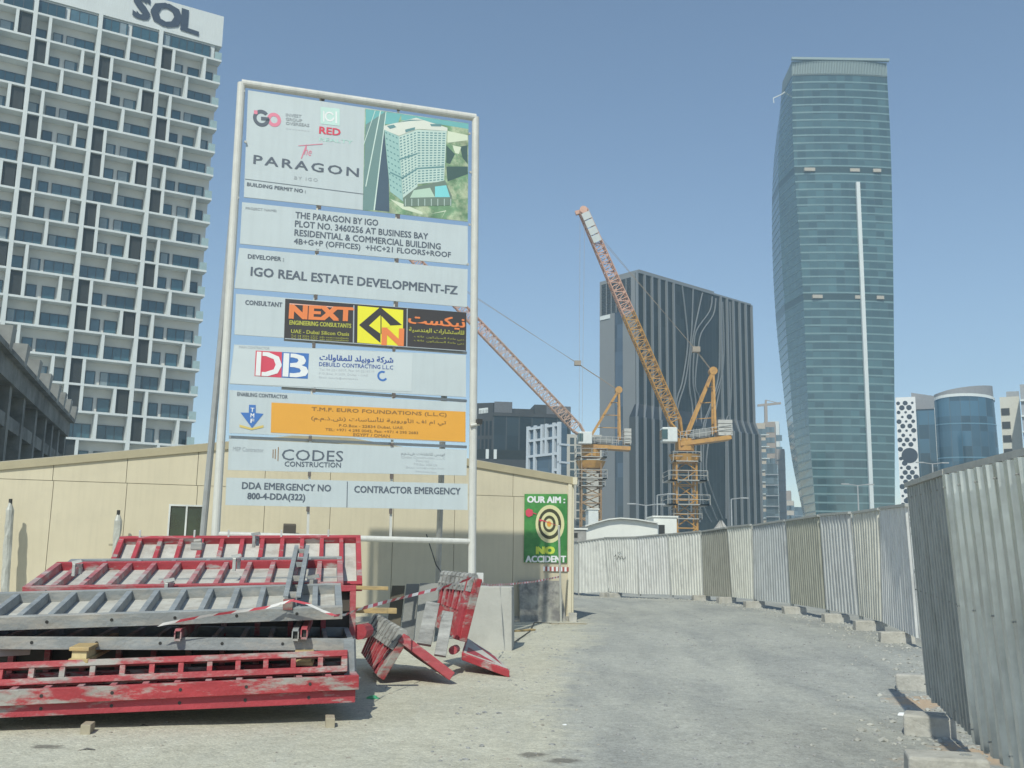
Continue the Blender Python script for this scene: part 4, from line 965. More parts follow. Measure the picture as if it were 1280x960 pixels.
# ================================================================== TEAL GLASS TOWER
teal = glass_mat('teal_glass', (.045, .09, .095), (1, 0, 0), 3.0, 2.95, .10, .36, spec=.9, line=.04)
teal_s = mat('teal_spandrel', (.14, .22, .225), .3, var=.12, scale=.3, spec=.7)
tealL = glass_mat('teal_glass_side', (.06, .11, .115), (0, 1, 0), 1.5, 4.0, .14, .2, spec=.7, line=.04)
YT = 340.0; YB = 372.0
pxL = [(81, 990), (190, 992), (362, 1003.7), (525, 1011), (644, 1020)]
pxR = [(81, 1108), (175, 1113), (300, 1116), (487, 1118), (631, 1118.7)]
pxB = [(78, 989), (131, 977), (206, 967), (300, 965.2), (400, 970), (487, 979), (569, 989), (644, 1004)]
def prof_fn(tab, Y):
    t = sorted([(at(x, y, Y).z, at(x, y, Y).x) for y, x in tab])
    def f(z):
        if z <= t[0][0]:
            s_ = (t[1][1] - t[0][1]) / (t[1][0] - t[0][0]); return t[0][1] + s_ * (z - t[0][0])
        for i in range(len(t) - 1):
            (za_, xa), (zb, xb) = t[i], t[i + 1]
            if z <= zb:
                k = (z - za_) / (zb - za_)
                m0 = (xb - t[i - 1][1]) / (zb - t[i - 1][0]) if i > 0 else (xb - xa) / (zb - za_)
                m1 = (t[i + 2][1] - xa) / (t[i + 2][0] - za_) if i + 2 < len(t) else (xb - xa) / (zb - za_)
                h = zb - za_; k2 = k * k; k3 = k2 * k
                return (2 * k3 - 3 * k2 + 1) * xa + (k3 - 2 * k2 + k) * h * m0 + (-2 * k3 + 3 * k2) * xb + (k3 - k2) * h * m1
        return t[-1][1]
    return f
fL, fR, fB = prof_fn(pxL, YT), prof_fn(pxR, YT), prof_fn(pxB, YB)
tt = Thing('teal_glass_tower', 'tall teal glass tower with bulging left side and a white vertical strip', 'tower', (108, 356, 0))
ztop_ = at(1050, 78, YT).z; zl0 = at(1000, 95, YT).z; FH = 2.95
def ringp(z, off=0.0, bow=1.2):
    xl, xr, xb = fL(z), fR(z), fB(z); pts = []
    N = 6
    for i in range(N + 1):
        f = i / N; pts.append(V((xl - off + (xr - xl + 2 * off) * f, YT - off - bow * 4 * f * (1 - f), z)))
    pts.append(V((xr + off + 2, YB, z))); pts.append(V((xb - off, YB, z)))
    pts.append(V(((xl + xb) / 2 - 1.6 - off, (YT + YB) / 2, z)))
    return pts
mechg = mat('mechanical_floor_dark', (.03, .055, .06), .3)
z = zl0; k = 0; mech = [at(1050, 217, YT).z, at(1050, 373, YT).z]
while z > 0:
    zb = max(z - FH, 0); zs_ = zb + .55
    is_m = any(zb < q <= z for q in mech)
    for nm, a, c, off, mm in (('window_band', zs_, z, 0, (mechg, mechg) if is_m else (teal, tealL)), ('spandrel_band', zb, zs_ - .001, .05, (teal_s, mat('teal_spandrel_shaded', (.085, .15, .155), .35, var=.12, scale=.3)))):  # side spandrels use a darker copy, the side's shade painted in
        A, Cc = ringp(a, off), ringp(c, off); n = len(A); mb = MB()
        fr = [(i, (i + 1) % n, n + (i + 1) % n, n + i) for i in range(n)]
        mb.add(A + Cc, fr[:6]); mb.cur = 1; mb.add(A + Cc, fr[6:]); mb.cur = 0
        if nm == 'spandrel_band': mb.add(A + Cc, [tuple(range(n)), tuple(range(2 * n - 1, n - 1, -1))])
        tt.part(nm, mb, list(mm))
    if is_m:
        for (x0, x1) in ((.09, .20), (.56, .66), (.80, .88)):
            mb = MB(); xl, xr = fL(zs_), fR(zs_); mb.abox(xl + (xr - xl) * x0, xl + (xr - xl) * x1, YT - 1.45, YT - .05, zs_ + .5, zs_ + 1.7)
            tt.part('service_vent', mb, mat('vent_tan', (.38, .34, .28), .6))
    z = zb; k += 1
A, Cc = ringp(zl0 + .002, .1), ringp(ztop_, .1); n = len(A); mb = MB(); mb.add(A + Cc, [(i, (i + 1) % n, n + (i + 1) % n, n + i) for i in range(n)] + [tuple(range(2 * n - 1, n - 1, -1))])
tt.part('crown', mb, mat('crown_grey', (.16, .20, .20), .6, var=.1))
mb = MB()
for i in range(60):
    f = (i + .5) / 60; x = fL(zl0) + (fR(zl0) - fL(zl0)) * f; y = YT - .1 - 1.2 * 4 * f * (1 - f); mb.abox(x - .12, x + .12, y - .5, y, zl0 + .3, ztop_ - .4)
tt.part('crown_louvre', mb, mat('crown_pale', (.24, .30, .30), .6), kind='stuff')
mb = MB(); mb.abox(fL(ztop_) - .5, fR(ztop_) + .5, YT - 1.9, YT - .6, ztop_ - .001, ztop_ + .9); tt.part('crown_cap', mb, mat('crown_pale', (.24, .30, .30), .6))
s0 = at(1072, 228, YT - 1.6); s1 = at(1090, 645, YT - 1.6); s1 = s1 + (s1 - s0) * (s1.z / (s0.z - s1.z))
mb = MB(); mb.beam(s1, s0, 1.3, 1.2, (0, 1, 0)); tt.part('white_strip', mb, white_r)
mb = MB(); p = at(977, 118, YT + 10); mb.beam(p, p + V((-3.2, 0, -1.6)), .3, .3); mb.beam(p + V((-3.2, 0, -1.6)), p + V((-3.0, 0, -3.5)), .25, .25); mb.beam(p, at(990, 108, YT + 14), .4, .4); tt.part('cleaning_davit', mb, white_r)

# ================================================================== OTHER BACKGROUND BUILDINGS
z5 = lambda x, y: (590 + x / 5.053, 470 + y / 5.053)
nglass = glass_mat('navy_glass', (.02, .03, .038), (1, 0, 0), 3.0, 4.2, .25, .5, spec=.3, line=.08)
charc = mat('charcoal_cladding', (.035, .035, .037), .6, var=.3, scale=.3)
# dark glass block
Y0 = 230.0
D1 = Plane(at(617, 503, Y0), (1, .12)); D0 = Plane(at(617, 503, Y0), (-1, .35))
db = Thing('dark_glass_building', 'dark glass office block with louvred roof screen just right of the sign board', 'building', D1.P(10, 0, -8))
u1d = D1.uz(*z5(625, 190))[0]; zt_ = D1.uz(*z5(250, 180))[1]; zb_ = D1.uz(*z5(250, 255))[1]
mb = MB(); mb.pbox(D1, 0, u1d, 18, zb_, -14, 0); db.part('body', mb, nglass)
mb = MB(); mb.pbox(D1, -.2, u1d + .2, zb_ + .002, zb_ + .8, -14, .25); db.part('ledge', mb, charc)
um = D1.uz(*z5(250, 200))[0]; un = D1.uz(*z5(395, 200))[0]; uo = D1.uz(*z5(472, 200))[0]
mb = MB(); mb.pbox(D1, um, un, zb_ + .8, zt_ - .8, -8, -1); mb.pbox(D1, un, uo, zb_ + .8, zt_ + .2, -10, -.1); db.part('plant_room', mb, charc)
mb = MB()
for i in range(26):
    u = .2 + um * i / 26; mb.pbox(D1, u, u + .14, zb_ + .8, zt_ + .6, -.3, -.1)
for i in range(34):
    u = uo + (u1d - uo) * i / 34; mb.pbox(D1, u, u + .14, zb_ + .8, zt_, -.3, -.1)
for i in range(1, 5): zz = zb_ + .8 + (zt_ - zb_ - .8) * i / 4; mb.pbox(D1, .2, um, zz - .1, zz, -.25, -.15); mb.pbox(D1, uo, u1d, zz - .1, zz, -.25, -.15)
db.part('roof_screen', mb, mat('screen_grey', (.12, .12, .13), .6), kind='stuff')
ul0 = D0.uz(*z5(30, 200))[0]; mb = MB(); mb.pbox(D0, .0, ul0, 18, zt_ + .3, -.5, .05); db.part('side_wall', mb, charc)
for i in range(4):
    for j in range(4):
        mb = MB(); u = ul0 * (.08 + .23 * i); z = zb_ - 4.6 - 4.3 * j; mb.pbox(D0, u, u + ul0 * .12, z, z + 3.4, .05, .12); db.part('window', mb, nglass)
mb = MB(); add_text(mb, 'mmm', D0.hit(*z5(46, 238), .2), D0.hit(*z5(98, 232), .2), 1.2, V((0, 0, 0)), .02); db.part('lettering', mb, white_r, fix=False)
zop = D1.uz(*z5(130, 465))[1]; zo2 = D1.uz(*z5(130, 525))[1]
mb = MB(); mb.pbox(D1, -4, u1d, zo2, zop, .05, .3); db.part('open_floor_shade', mb, mat('void_shade', (.012, .015, .014), .9))  # solid dark box painted as the shade of the open floor
for x in (95, 145): mb = MB(); u = D1.uz(*z5(x, 490))[0]; mb.pbox(D1, u - .35, u + .35, zo2, zop, .3, .7); db.part('column', mb, white_r)
mb = MB(); mb.pbox(D1, -4, u1d, 0, zo2 - .002, -6, .4); db.part('podium', mb, charc)
# white framed building with blue glass
WB = Plane(at(658, 533, 190), (.6, -.8)); WS = Plane(at(*z5(552, 275), WB.hit(*z5(552, 275)).y), (.8, .6))
wb = Thing('white_framed_building', 'pale building with white grid frame and blue windows right of the dark block', 'building', WB.P(3, 0, -6))
wu = WB.uz(*z5(552, 275))[0]; wz = WB.uz(*z5(345, 320))[1]
whf = mat('pale_frame', (.50, .54, .58), .6, var=.05)
bgl = glass_mat('blue_glass', (.06, .10, .15), (1, .3, 0), 1.4, 3.6, .1, .4, line=.06)
mb = MB(); mb.pbox(WB, 0, wu, 0, wz, -abs(WS.uz(*z5(600, 380))[0]), -.5); wb.part('body', mb, bgl)
h = 2.0
def wp(x, y): return WB.uz(*z5(x, y))
U = [wp(x, 400)[0] for x in (347, 393, 437, 464, 512, 550)]
rows = [wz - .3, wp(345, 405)[1]] + [wp(345, 405)[1] - 3.0 * k for k in range(1, 10)]
for a, c in ((0, 1.5), (wu - .7, wu)): mb = MB(); mb.pbox(WB, a, a + .7, 0, wz, -.49, .0); wb.part('frame_post', mb, whf)
for i, u in enumerate(U[1:-1]):
    zlow = 0 if i == 3 else rows[2]
    mb = MB(); mb.pbox(WB, u - .3, u + .3, 0 if i in (0, 3) else rows[2], wz if i != 2 else wz, -.49, -.01); wb.part('frame_post', mb, whf)
for k, z in enumerate(rows[:9]):
    for (a, c) in ((U[0], U[1]), (U[4], U[5])) + (((U[1], U[4]),) if k < 3 and k != 0 else ()) + (((U[3], U[4]),) if k == 0 else ()) + (((U[1], U[2]),) if k == 0 else ()):
        mb = MB(); mb.pbox(WB, a, c, z - .45, z, -.48, -.02); wb.part('frame_beam', mb, whf)
mb = MB(); su = WS.uz(*z5(600, 380))[0]; mb.pbox(WS, .02, su, 0, wz - 3.5, -.6, -.05); wb.part('side_wall', mb, bgl)
for k in range(9): mb = MB(); z = wz - 4 - 3.3 * k; mb.pbox(WS, 0, su + .6, z - .35, z, -.6, .15); wb.part('floor_slab', mb, whf)
# beige block with punched windows
PB = Plane(at(706, 545, 200), (1, .05)); pb = Thing('beige_block', 'beige apartment block with small square windows behind the left crane mast', 'building', PB.P(3, 0, -5))
pm = mat('beige_render', (.44, .42, .37), .8, var=.06, scale=.3)
pu0 = PB.uz(*z5(597, 400))[0]; pu1 = PB.uz(752, 600)[0]; pz = PB.uz(*z5(640, 368))[1]
mb = MB(); mb.pbox(PB, pu0, pu1, 0, pz, -10, 0); pb.part('wall', mb, pm)
pwm = MB(); pwm.abox(-.42, .42, -.06, .02, 0, 1.3); pwme = pwm.mesh('window')
for x in (632, 672, 710):
    for k in range(16):
        u, z = PB.uz(*z5(x, 430 + k * 51.5))
        if z > 1: pb.inst('window', pwme, mat('punched_window', (.05, .07, .08), .2), PB.P(u, z, 0.01), math.atan2(PB.d.y, PB.d.x))
# distant cluster between the towers
z9 = lambda x, y: (920 + x / 4.8, 480 + y / 4.8)
def block(name, label, zf, Y, x0, x1, yt, m, dep=15, slabs=None, sm=None, cat='tower', extra=None, skew=None):
    if skew is None: skew = -(zf(x0, yt)[0] - 640) / 1240 - .03
    pl = Plane(at(*zf(x0, yt), Y), (1, skew)); t = Thing(name, label, cat, pl.P(1, 0, -dep / 2))
    w = pl.uz(*zf(x1, yt))[0]; zz = pl.uz(*zf(x0, yt))[1]
    mb = MB(); mb.pbox(pl, 0, w, 0, zz, -dep, 0); t.part('body', mb, m)
    if slabs:
        h, proud, ov = slabs; z = zz - h
        while z > 2: mb = MB(); mb.pbox(pl, -.1, w + ov, z - .35, z, -.5, proud); t.part('floor_slab', mb, sm); z -= h
    if extra: extra(t, pl, w, zz)
    return t
bei = mat('far_beige', (.47, .40, .32), .8, var=.1, scale=.1); bro = mat('far_brown', (.33, .26, .21), .8, var=.1); gry = mat('far_grey', (.30, .31, .32), .7, var=.1)
fgl = glass_mat('far_glass', (.10, .13, .15), (1, 0, 0), 2.5, 4, .15, .4)
def vw(us_, wd, h, mm, z1=0.0):
    def f(t, pl, w, zz):
        for q in us_: 
            z = zz - h - z1; me = None
            while z > 3:
                if me is None: b_ = MB(); b_.abox(-wd / 2, wd / 2, -.15, .02, 0, h * .5); me = b_.mesh('window')
                t.inst('window', me, mm, pl.P(w * q, z, .01), math.atan2(pl.d.y, pl.d.x)); z -= h
    return f
block('beige_tower', 'hazy beige tower under construction right beside the black ribbed tower', z9, 420, 98, 175, 235, bei, slabs=(5.0, .8, 1.5), sm=white_r, extra=vw((.25, .7), 4, 5.0, fgl))
block('brown_tower', 'brown tower with a white top behind the beige tower between the two large towers', z9, 470, 165, 235, 228, bro, extra=vw((.3, .7), 2.4, 5, fgl))
block('white_topped_tower', 'narrow tower with white top at the right of the brown tower', z9, 500, 205, 258, 225, white_r, extra=vw((.6,), 6, 6, fgl, 4))
block('balcony_tower', 'lower grey tower with pale balcony slabs in the gap between the large towers', z9, 400, 175, 248, 480, fgl, slabs=(4.2, 1.0, .4), sm=gry)
block('slim_tower', 'slim brownish tower in the gap left of the teal tower', z9, 480, 240, 290, 390, mat('far_mauve', (.33, .29, .27), .8, var=.1), slabs=(5, .6, .3), sm=gry)
block('distant_tower', 'distant brown tower lowest but one in the gap left of the teal tower', z9, 640, 288, 328, 640, bro, slabs=(6, .5, 0), sm=gry)
block('distant_block', 'distant pale block nearest the teal tower base', z9, 620, 300, 345, 700, bei, extra=vw((.3, .7), 3, 6, fgl))
block('distant_block', 'lowest distant blue-grey block touching the teal tower', z9, 700, 340, 400, 738, fgl, slabs=(6, .4, 0), sm=gry)
# right side
zr = lambda x, y: (1090 + x / 5.647, 470 + y / 5.647)
def holes(t, pl, w, zz):
    r = random.Random(4); mb = MB(); mb2 = MB()
    rows_ = 30; pit = 2.35
    for j in range(rows_):
        for i in range(6):
            u = .6 + i * pit / 1.35 + (j % 2) * pit / 2.7; z = zz - 1.6 - j * pit * .52
            if u > w - .5: continue
            rad = r.choice((.35, .5, .65, .72)); c = pl.P(u, z, .03)
            if (c - pl.P(w - .6, zz - 15.5, 0)).length < 3: continue
            mb.add([c + pl.d * rad * math.cos(a) + V((0, 0, rad * math.sin(a))) for a in [math.pi * q / 4 + .39 for q in range(8)]], [tuple(range(8))])
    t.part('round_opening', mb, mat('void_blue', (.03, .04, .06), .4), kind='stuff', fix=False)
    c = pl.P(w - 2.1, zz - 15.5, .06); mb2.add([c + pl.d * 2.0 * math.cos(a) + V((0, 0, 2.0 * math.sin(a))) for a in [math.pi * q / 12 for q in range(24)]], [tuple(range(24))])
    t.part('large_round_opening', mb2, mat('void_blue', (.03, .04, .06), .4), fix=False)
block('perforated_building', 'white building front pierced with round holes right of the teal tower', zr, 260, 165, 305, 152, mat('perforated_white', (.70, .70, .69), .6, var=.04), dep=6, extra=holes, cat='building')
blg = glass_mat('deep_blue_glass', (.035, .085, .13), (1, .1, 0), 2.2, 3.8, .10, .45, line=.05)
def cap(t, pl, w, zz):
    mb = MB(); h = (152 / 5.647 - 140 / 5.647) + 4.3
    mb.hexa([pl.P(-.1, zz + .01, .3), pl.P(w + .3, zz + .01, .3), pl.P(w + .3, zz + .01, -8), pl.P(-.1, zz + .01, -8), pl.P(-.1, zz + 4.6, .3), pl.P(w + .3, zz + 3.4, .3), pl.P(w + .3, zz + 3.4, -8), pl.P(-.1, zz + 4.6, -8)])
    t.part('roof_screen', mb, mat('cap_grey', (.24, .24, .25), .6, var=.1)); mb = MB(); mb.pbox(pl, w, w + .8, 0, zz + .3, -8, .3); t.part('white_edge', mb, white_r)
block('dark_glass_block', 'dark blue glass block between the perforated building and the curved tower', zr, 264, 285, 440, 238, blg, dep=10, extra=cap, cat='building')
Yc = 250.0
ct = Thing('curved_glass_tower', 'curved blue glass tower with slanted grey cap right of the perforated building', 'tower', at(1207, 650, Yc) * 1.0)
def cpt(f, y, lean=0):
    xl = at(*zr(452, 400), Yc).x; xr = at(*zr(850 + lean, 400), Yc).x; a = math.pi * (1 - f)
    c = (xl + xr) / 2; R_ = (xr - xl) / 2
    return c + R_ * math.cos(a), Yc - 5 * math.sin(a) ** .8
def shell(zb0, zt0f, off, mm, name):
    mb = MB(); N = 22
    for i in range(N):
        P4 = []
        for f in (i / N, (i + 1) / N):
            for top in (0, 1):
                zz = zt0f(f) if top else zb0(f); k = 1 - min(1, max(0, zz / 55)); x, y = cpt(f, 0, 45 * k); cx = at(*zr(650, 400), Yc).x
                P4.append(V((x + (x - cx) * off, y - off * 9, zz)))
        mb.add([P4[0], P4[2], P4[3], P4[1]], [(0, 1, 2, 3)])
    return ct.part(name, mb, mm)
zcl = at(*zr(450, 175), Yc).z; zcm = at(*zr(640, 155), Yc).z
zgl = lambda f: zcl + (zcm - zcl) * math.sin(math.pi * f) * .9 - .5 * f
ct.loc.z = 0; ct.o.location.z = 0
shell(lambda f: 0, zgl, 0, blg, 'glass_wall')
shell(lambda f: zgl(f) + .0, lambda f: zgl(f) + .7, .02, white_r, 'white_rim')
ztc = lambda f: zgl(f) + .7 + .8 + 3.1 * max(0, f - .1) ** 1.2
shell(lambda f: zgl(f) + .7, ztc, -.005, mat('cap_grey', (.24, .24, .25), .6, var=.1), 'roof_screen')
for k in range(1, 10):
    z = zcl * k / 10 + 2
    if k in (2, 4, 6, 8): shell(lambda f: z, lambda f: z + .3, .006, mat('rim_blue', (.10, .20, .27), .3), 'floor_line')
mb = MB(); xx, yy = cpt(1, 0); x0, y0_ = cpt(0, 0); pass
def rt(t, pl, w, zz):
    vw((.25,), 1.6, 2.9, charc, 1)(t, pl, w, zz)
    mb = MB(); mb.pbox(pl, w * .35, w, zz + .01, zz + 1.2, -6, -.5); t.part('scaffold_floor', mb, gry)
block('cream_tower', 'cream tower with one column of dark windows near the right edge', zr, 210, 900, 1040, 150, mat('far_cream', (.55, .53, .46), .7, var=.06), dep=12, extra=rt)
block('grey_tower', 'unfinished grey tower at the right edge above the hoarding', zr, 200, 1042, 1200, 60, gry, dep=12, slabs=(3.2, .6, 0), sm=white_r)

# ================================================================== CRANES
orange = mat('crane_orange', (.48, .26, .07), .5, var=.18, scale=1, col2=(.36, .20, .09), edge=(.5, .7), s2=1.2)
redor = mat('crane_faded_red', (.55, .33, .25), .55, var=.15, scale=.6)
ropem = mat('steel_rope', (.30, .25, .20), .6)
cabw = mat('crane_cab_white', (.60, .62, .60), .5, var=.08)
def lattice(mb, A, Bq, w0, w1, side, upv, seg, r=.09, tri=False):
    A = V(A); Bq = V(Bq); n = seg; side = V(side).normalized(); upv = V(upv).normalized()
    def sec(k):
        c = A.lerp(Bq, k / n); w = (w0 + (w1 - w0) * k / n) / 2
        return [c - side * w + upv * w, c + side * w + upv * w] + ([c - upv * w] if tri else [c + side * w - upv * w, c - side * w - upv * w])
    ss = [sec(k) for k in range(n + 1)]; m = len(ss[0])
    for j in range(m): mb.tube(ss[0][j], ss[-1][j], r * 1.5, 5)
    for k in range(n):
        for j in range(m):
            a, b2 = ss[k][j], ss[k][(j + 1) % m]; c, d = ss[k + 1][j], ss[k + 1][(j + 1) % m]
            mb.beam(a, b2, r * 1.3, r * 1.3, side + upv * .3)
            if (k + j) % 2: mb.beam(a, d, r * 1.3, r * 1.3, side + upv * .3)
            else: mb.beam(b2, c, r * 1.3, r * 1.3, side + upv * .3)
zq = lambda x, y: (720 + x / 4.36, 450 + y / 4.36)
def crane(label, Y, mastx, deck, cabp, piv, tip, tipY, apex, back, ball, mw, boomw, boomseg, whites, joint, hoist=True, lean=0, mm=None, tip_white=None, bm=None):
    base = at(*zq(*mastx[1]), Y); top = at(*zq(*mastx[0]), Y); basez = V((base.x, base.y, 0)); top = V((top.x, top.y, top.z)); basez = V((top.x + (base.x - top.x) * 1.0, Y, 0))
    t = Thing('tower_crane', label, 'crane', basez, 'luffing tower cranes on the building site')
    mb = MB(); lattice(mb, basez, top - V((0, 0, 1.2)), mw, mw, (1, 0, 0), (0, 1, 0), int((top.z) / mw / (.72 if mm is None else .42)), .085); t.part('mast', mb, mm or orange)
    mb = MB(); mb.tube(top - V((0, 0, 2.0)), top - V((0, 0, .9)), mw * .62, 12, mw * .8); mb.tube(top - V((0, 0, .4)), top + V((0, 0, 1.2)), mw * .5, 10); t.part('slewing_ring', mb, orange)
    d0 = at(*zq(*deck[0]), Y); d1 = at(*zq(*deck[1]), Y)
    mb = MB(); mb.beam(d0, d1, 2.6, .55, (0, 0, 1)); t.part('deck', mb, orange)
    mb = MB(); dv = (d1 - d0)
    for s_ in (-1.35, 1.35):
        for k in range(9):
            p = d0 + dv * k / 8 + V((0, s_, .45)); mb.tube(p, p + V((0, 0, 1.1)), .05, 4)
        for hh in (.6, 1.1): mb.tube(d0 + V((0, s_, .45 + hh)), d1 + V((0, s_, .45 + hh)), .05, 4)
    t.part('deck_railing', mb, mat('railing_grey', (.4, .4, .38), .6))
    mb = MB(); mb.box(d0.lerp(d1, .45) + V((0, .3, 1.0)), dv * .16, V((0, .8, 0)), V((0, 0, .55))); mb.tube(d0.lerp(d1, .25) + V((0, -1, .9)), d0.lerp(d1, .25) + V((0, 1, .9)), .5, 10); t.part('winch', mb, mat('winch_grey', (.22, .23, .23), .6, var=.3))
    c0 = at(*zq(cabp[0], cabp[3]), Y - 1.5); c1 = at(*zq(cabp[1], cabp[2]), Y - 1.5)
    mb = MB(); mb.abox(c0.x, c1.x, Y - 2.6, Y - .6, c0.z, c1.z); cabo = t.part('cab', mb, cabw, bevel=.12)
    mb = MB(); mb.abox(c0.x - .06, c0.x + (c1.x - c0.x) * .34, Y - 2.66, Y - .54, c0.z + .35, c1.z - .3); t.part('cab_window', mb, mat('cab_glass', (.05, .09, .09), .1), cabo)
    pv = at(*zq(*piv), Y); tp = at(tip[0], tip[1], tipY); ap = at(*zq(*apex), Y); bk = at(*zq(*back), Y); bd_ = (tp - pv).normalized(); sd = V((0, 1, 0)); upb = bd_.cross(sd).normalized()
    k0 = pv.lerp(tp, .07)
    mb = MB(); lattice(mb, k0, pv.lerp(tp, .55), boomw, boomw, sd, upb, boomseg, .062, False)
    for s_ in (-.8, .8): mb.tube(pv + sd * s_, k0 + sd * boomw / 2 * (1 if s_ > 0 else -1) + upb * boomw / 2, .14, 5); mb.tube(pv + sd * s_, k0 + sd * boomw / 2 * (1 if s_ > 0 else -1) - upb * boomw / 2, .14, 5)
    t.part('boom', mb, bm or orange)
    mb = MB(); lattice(mb, pv.lerp(tp, .55), tp, boomw, boomw * .75, sd, upb, boomseg, .062, False)
    mb.tube(tp - sd * .7, tp + sd * .7, .5, 10); mb.beam(tp, tp - V((1.0, 0, .3)), .5, .5); t.part('boom_tip', mb, redor)
    if tip_white:
        for k in range(4):
            a = pv.lerp(tp, tip_white[0] + (tip_white[1] - tip_white[0]) * k / 4); b2 = pv.lerp(tp, tip_white[0] + (tip_white[1] - tip_white[0]) * (k + .88) / 4)
            mb = MB(); mb.beam(a - sd * boomw * .55, b2 - sd * boomw * .55, boomw * .75, .1, sd); t.part('white_panel', mb, white_r)
    foot = at(*zq(deck[0][0] + (deck[1][0] - deck[0][0]) * .15, piv[1] - 5), Y)
    mb = MB()
    for s_ in (-1.0, 1.0): mb.beam(foot + sd * s_, ap + sd * s_ * .35, .34, .34); mb.beam(bk + sd * s_, ap + sd * s_ * .35, .28, .28)
    for k in (.25, .5, .75): mb.beam(foot.lerp(ap, k) - sd, foot.lerp(ap, k) + sd, .18, .18); mb.beam(foot.lerp(ap, k), bk.lerp(ap, max(0, k - .0)), .1, .1)
    mb.tube(ap - sd * .6, ap + sd * .6, .55, 10); t.part('a_frame', mb, orange)
    b0_ = at(*zq(ball[0], ball[3]), Y); b1_ = at(*zq(ball[1], ball[2]), Y); nb = 4
    for k in range(nb):
        mb = MB(); zz0 = b0_.z + (b1_.z - b0_.z) * k / nb; mb.abox(b0_.x, b1_.x, Y - 1.3, Y + 1.3, zz0 + .04, zz0 + (b1_.z - b0_.z) / nb - .03); t.part('counterweight', mb, mat('ballast_concrete', (.45, .44, .41), .8, var=.1))
    j = at(*joint, Y - 2)
    mb = MB(); mb.tube(pv.lerp(tp, .93), j, .03, 4); mb.tube(pv.lerp(tp, .97) + sd * .5, j + sd * .3, .03, 4); mb.tube(j, ap, .05, 4); mb.tube(j + sd * .4, ap + sd * .3, .05, 4); mb.box(j, (.5, 0, 0), (0, .4, 0), (0, 0, .35)); t.part('pendant_rope', mb, ropem)
    if hoist:
        hb = V((tp.x - .4, tp.y, 9.0)); mb = MB(); mb.tube(tp - V((.4, 0, 0)), hb, .022, 4); mb.tube(tp - V((-.2, 0, 0)), hb + V((.3, 0, 0)), .022, 4); t.part('hoist_rope', mb, ropem)
    for (zz_, w_) in whites:
        z = at(*zq(590, zz_), Y).z; cx = basez.x + (top.x - basez.x) * z / top.z; mb = MB(); hw = w_ / 2
        mb.abox(cx - hw, cx + hw, Y - hw, Y - mw * .55, z, z + .12); mb.abox(cx - hw, cx - mw * .55, Y - hw, Y + hw, z, z + .12); mb.abox(cx + mw * .55, cx + hw, Y - hw, Y + hw, z, z + .12)
        for xx_, yy_ in ((-hw, -hw), (hw, -hw), (0, -hw), (-hw, hw), (hw, hw)): mb.tube((cx + xx_, Y + yy_, z), (cx + xx_, Y + yy_, z + 1.3), .05, 4)
        for hh in (.7, 1.3): mb.tube((cx - hw, Y - hw, z + hh), (cx + hw, Y - hw, z + hh), .05, 4); mb.tube((cx - hw, Y - hw, z + hh), (cx - hw, Y + hw, z + hh), .05, 4); mb.tube((cx + hw, Y - hw, z + hh), (cx + hw, Y + hw, z + hh), .05, 4)
        t.part('platform', mb, mat('platform_grey', (.38, .37, .34), .6))
    return t
crane('tall orange luffing crane with its boom rising across the black tower', 130, ((592, 480), (598, 960)), ((560, 462), (836, 425)), (465, 546, 372, 450), (575, 415), (729, 264), 122, (745, 62), (752, 400), (765, 840, 332, 418), 2.6, 1.45, 22,
      [(560, 3.6), (665, 5.0), (795, 5.4), (870, 3.6)], (870, 437), tip_white=(.86, .99))
crane('lower orange crane with its boom reaching left behind the sign board', 150, ((80, 520), (80, 980)), ((30, 470), (292, 486)), (10, 86, 395, 460), (70, 440), (500, 305), 138, (232, 165), (236, 440), (258, 296, 378, 460), 2.9, 1.45, 28,
      [(545, 4.6), (660, 4.6), (700, 4.0)], (722, 454), hoist=False, bm=mat('crane_pale_pink', (.50, .34, .26), .6, var=.15), mm=mat('rusty_mast', (.30, .19, .10), .7, var=.3, scale=.5))
# far tower crane
c0 = at(957, 527, 560); fc = Thing('distant_crane', 'tiny distant tower crane in the gap left of the teal tower', 'crane', (c0.x, c0.y, 0))
mb = MB(); mb.beam((c0.x, 560, 0), at(957, 506, 560), 1.6, 1.6); fc.part('mast', mb, bro)
mb = MB(); mb.beam(at(947, 507, 560), at(976, 504, 560), 1.2, 1.2); mb.beam(at(957, 506, 560), at(957.5, 500, 560), 1, 1); mb.tube(at(957.5, 500, 560), at(974, 504, 560), .25, 4); fc.part('jib', mb, bro)

# ================================================================== white tent, cabins, street lamps beyond the fence
Yt = 62.0
tent = Thing('white_tent', 'long low white tent with curved roof behind the far hoarding panels', 'tent', at(775, 660, Yt) * 1.0)
tent.loc.z = 0; tent.o.location.z = 0
tw = mat('tent_white', (.66, .66, .61), .6, var=.05)
arc = [at(731, 659, Yt), at(745, 654.5, Yt), at(760, 650.5, Yt), at(775, 649, Yt), at(795, 650.5, Yt), at(822, 655, Yt)]
pts = [V((arc[0].x, Yt, -.3))] + arc + [V((arc[-1].x, Yt, -.3))]
mb = MB(); mb.prism(pts, (2, 12, 0)); tent.part('tent_wall', mb, tw)
mb = MB()
for a, c in zip(arc[:-1], arc[1:]): mb.beam(a + V((0, 5.9, .06)), c + V((0, 5.9, .06)), 12.4, .08, (0, 0, 1)); 
tent.part('tent_roof', mb, mat('tent_roof', (.60, .60, .56), .6))
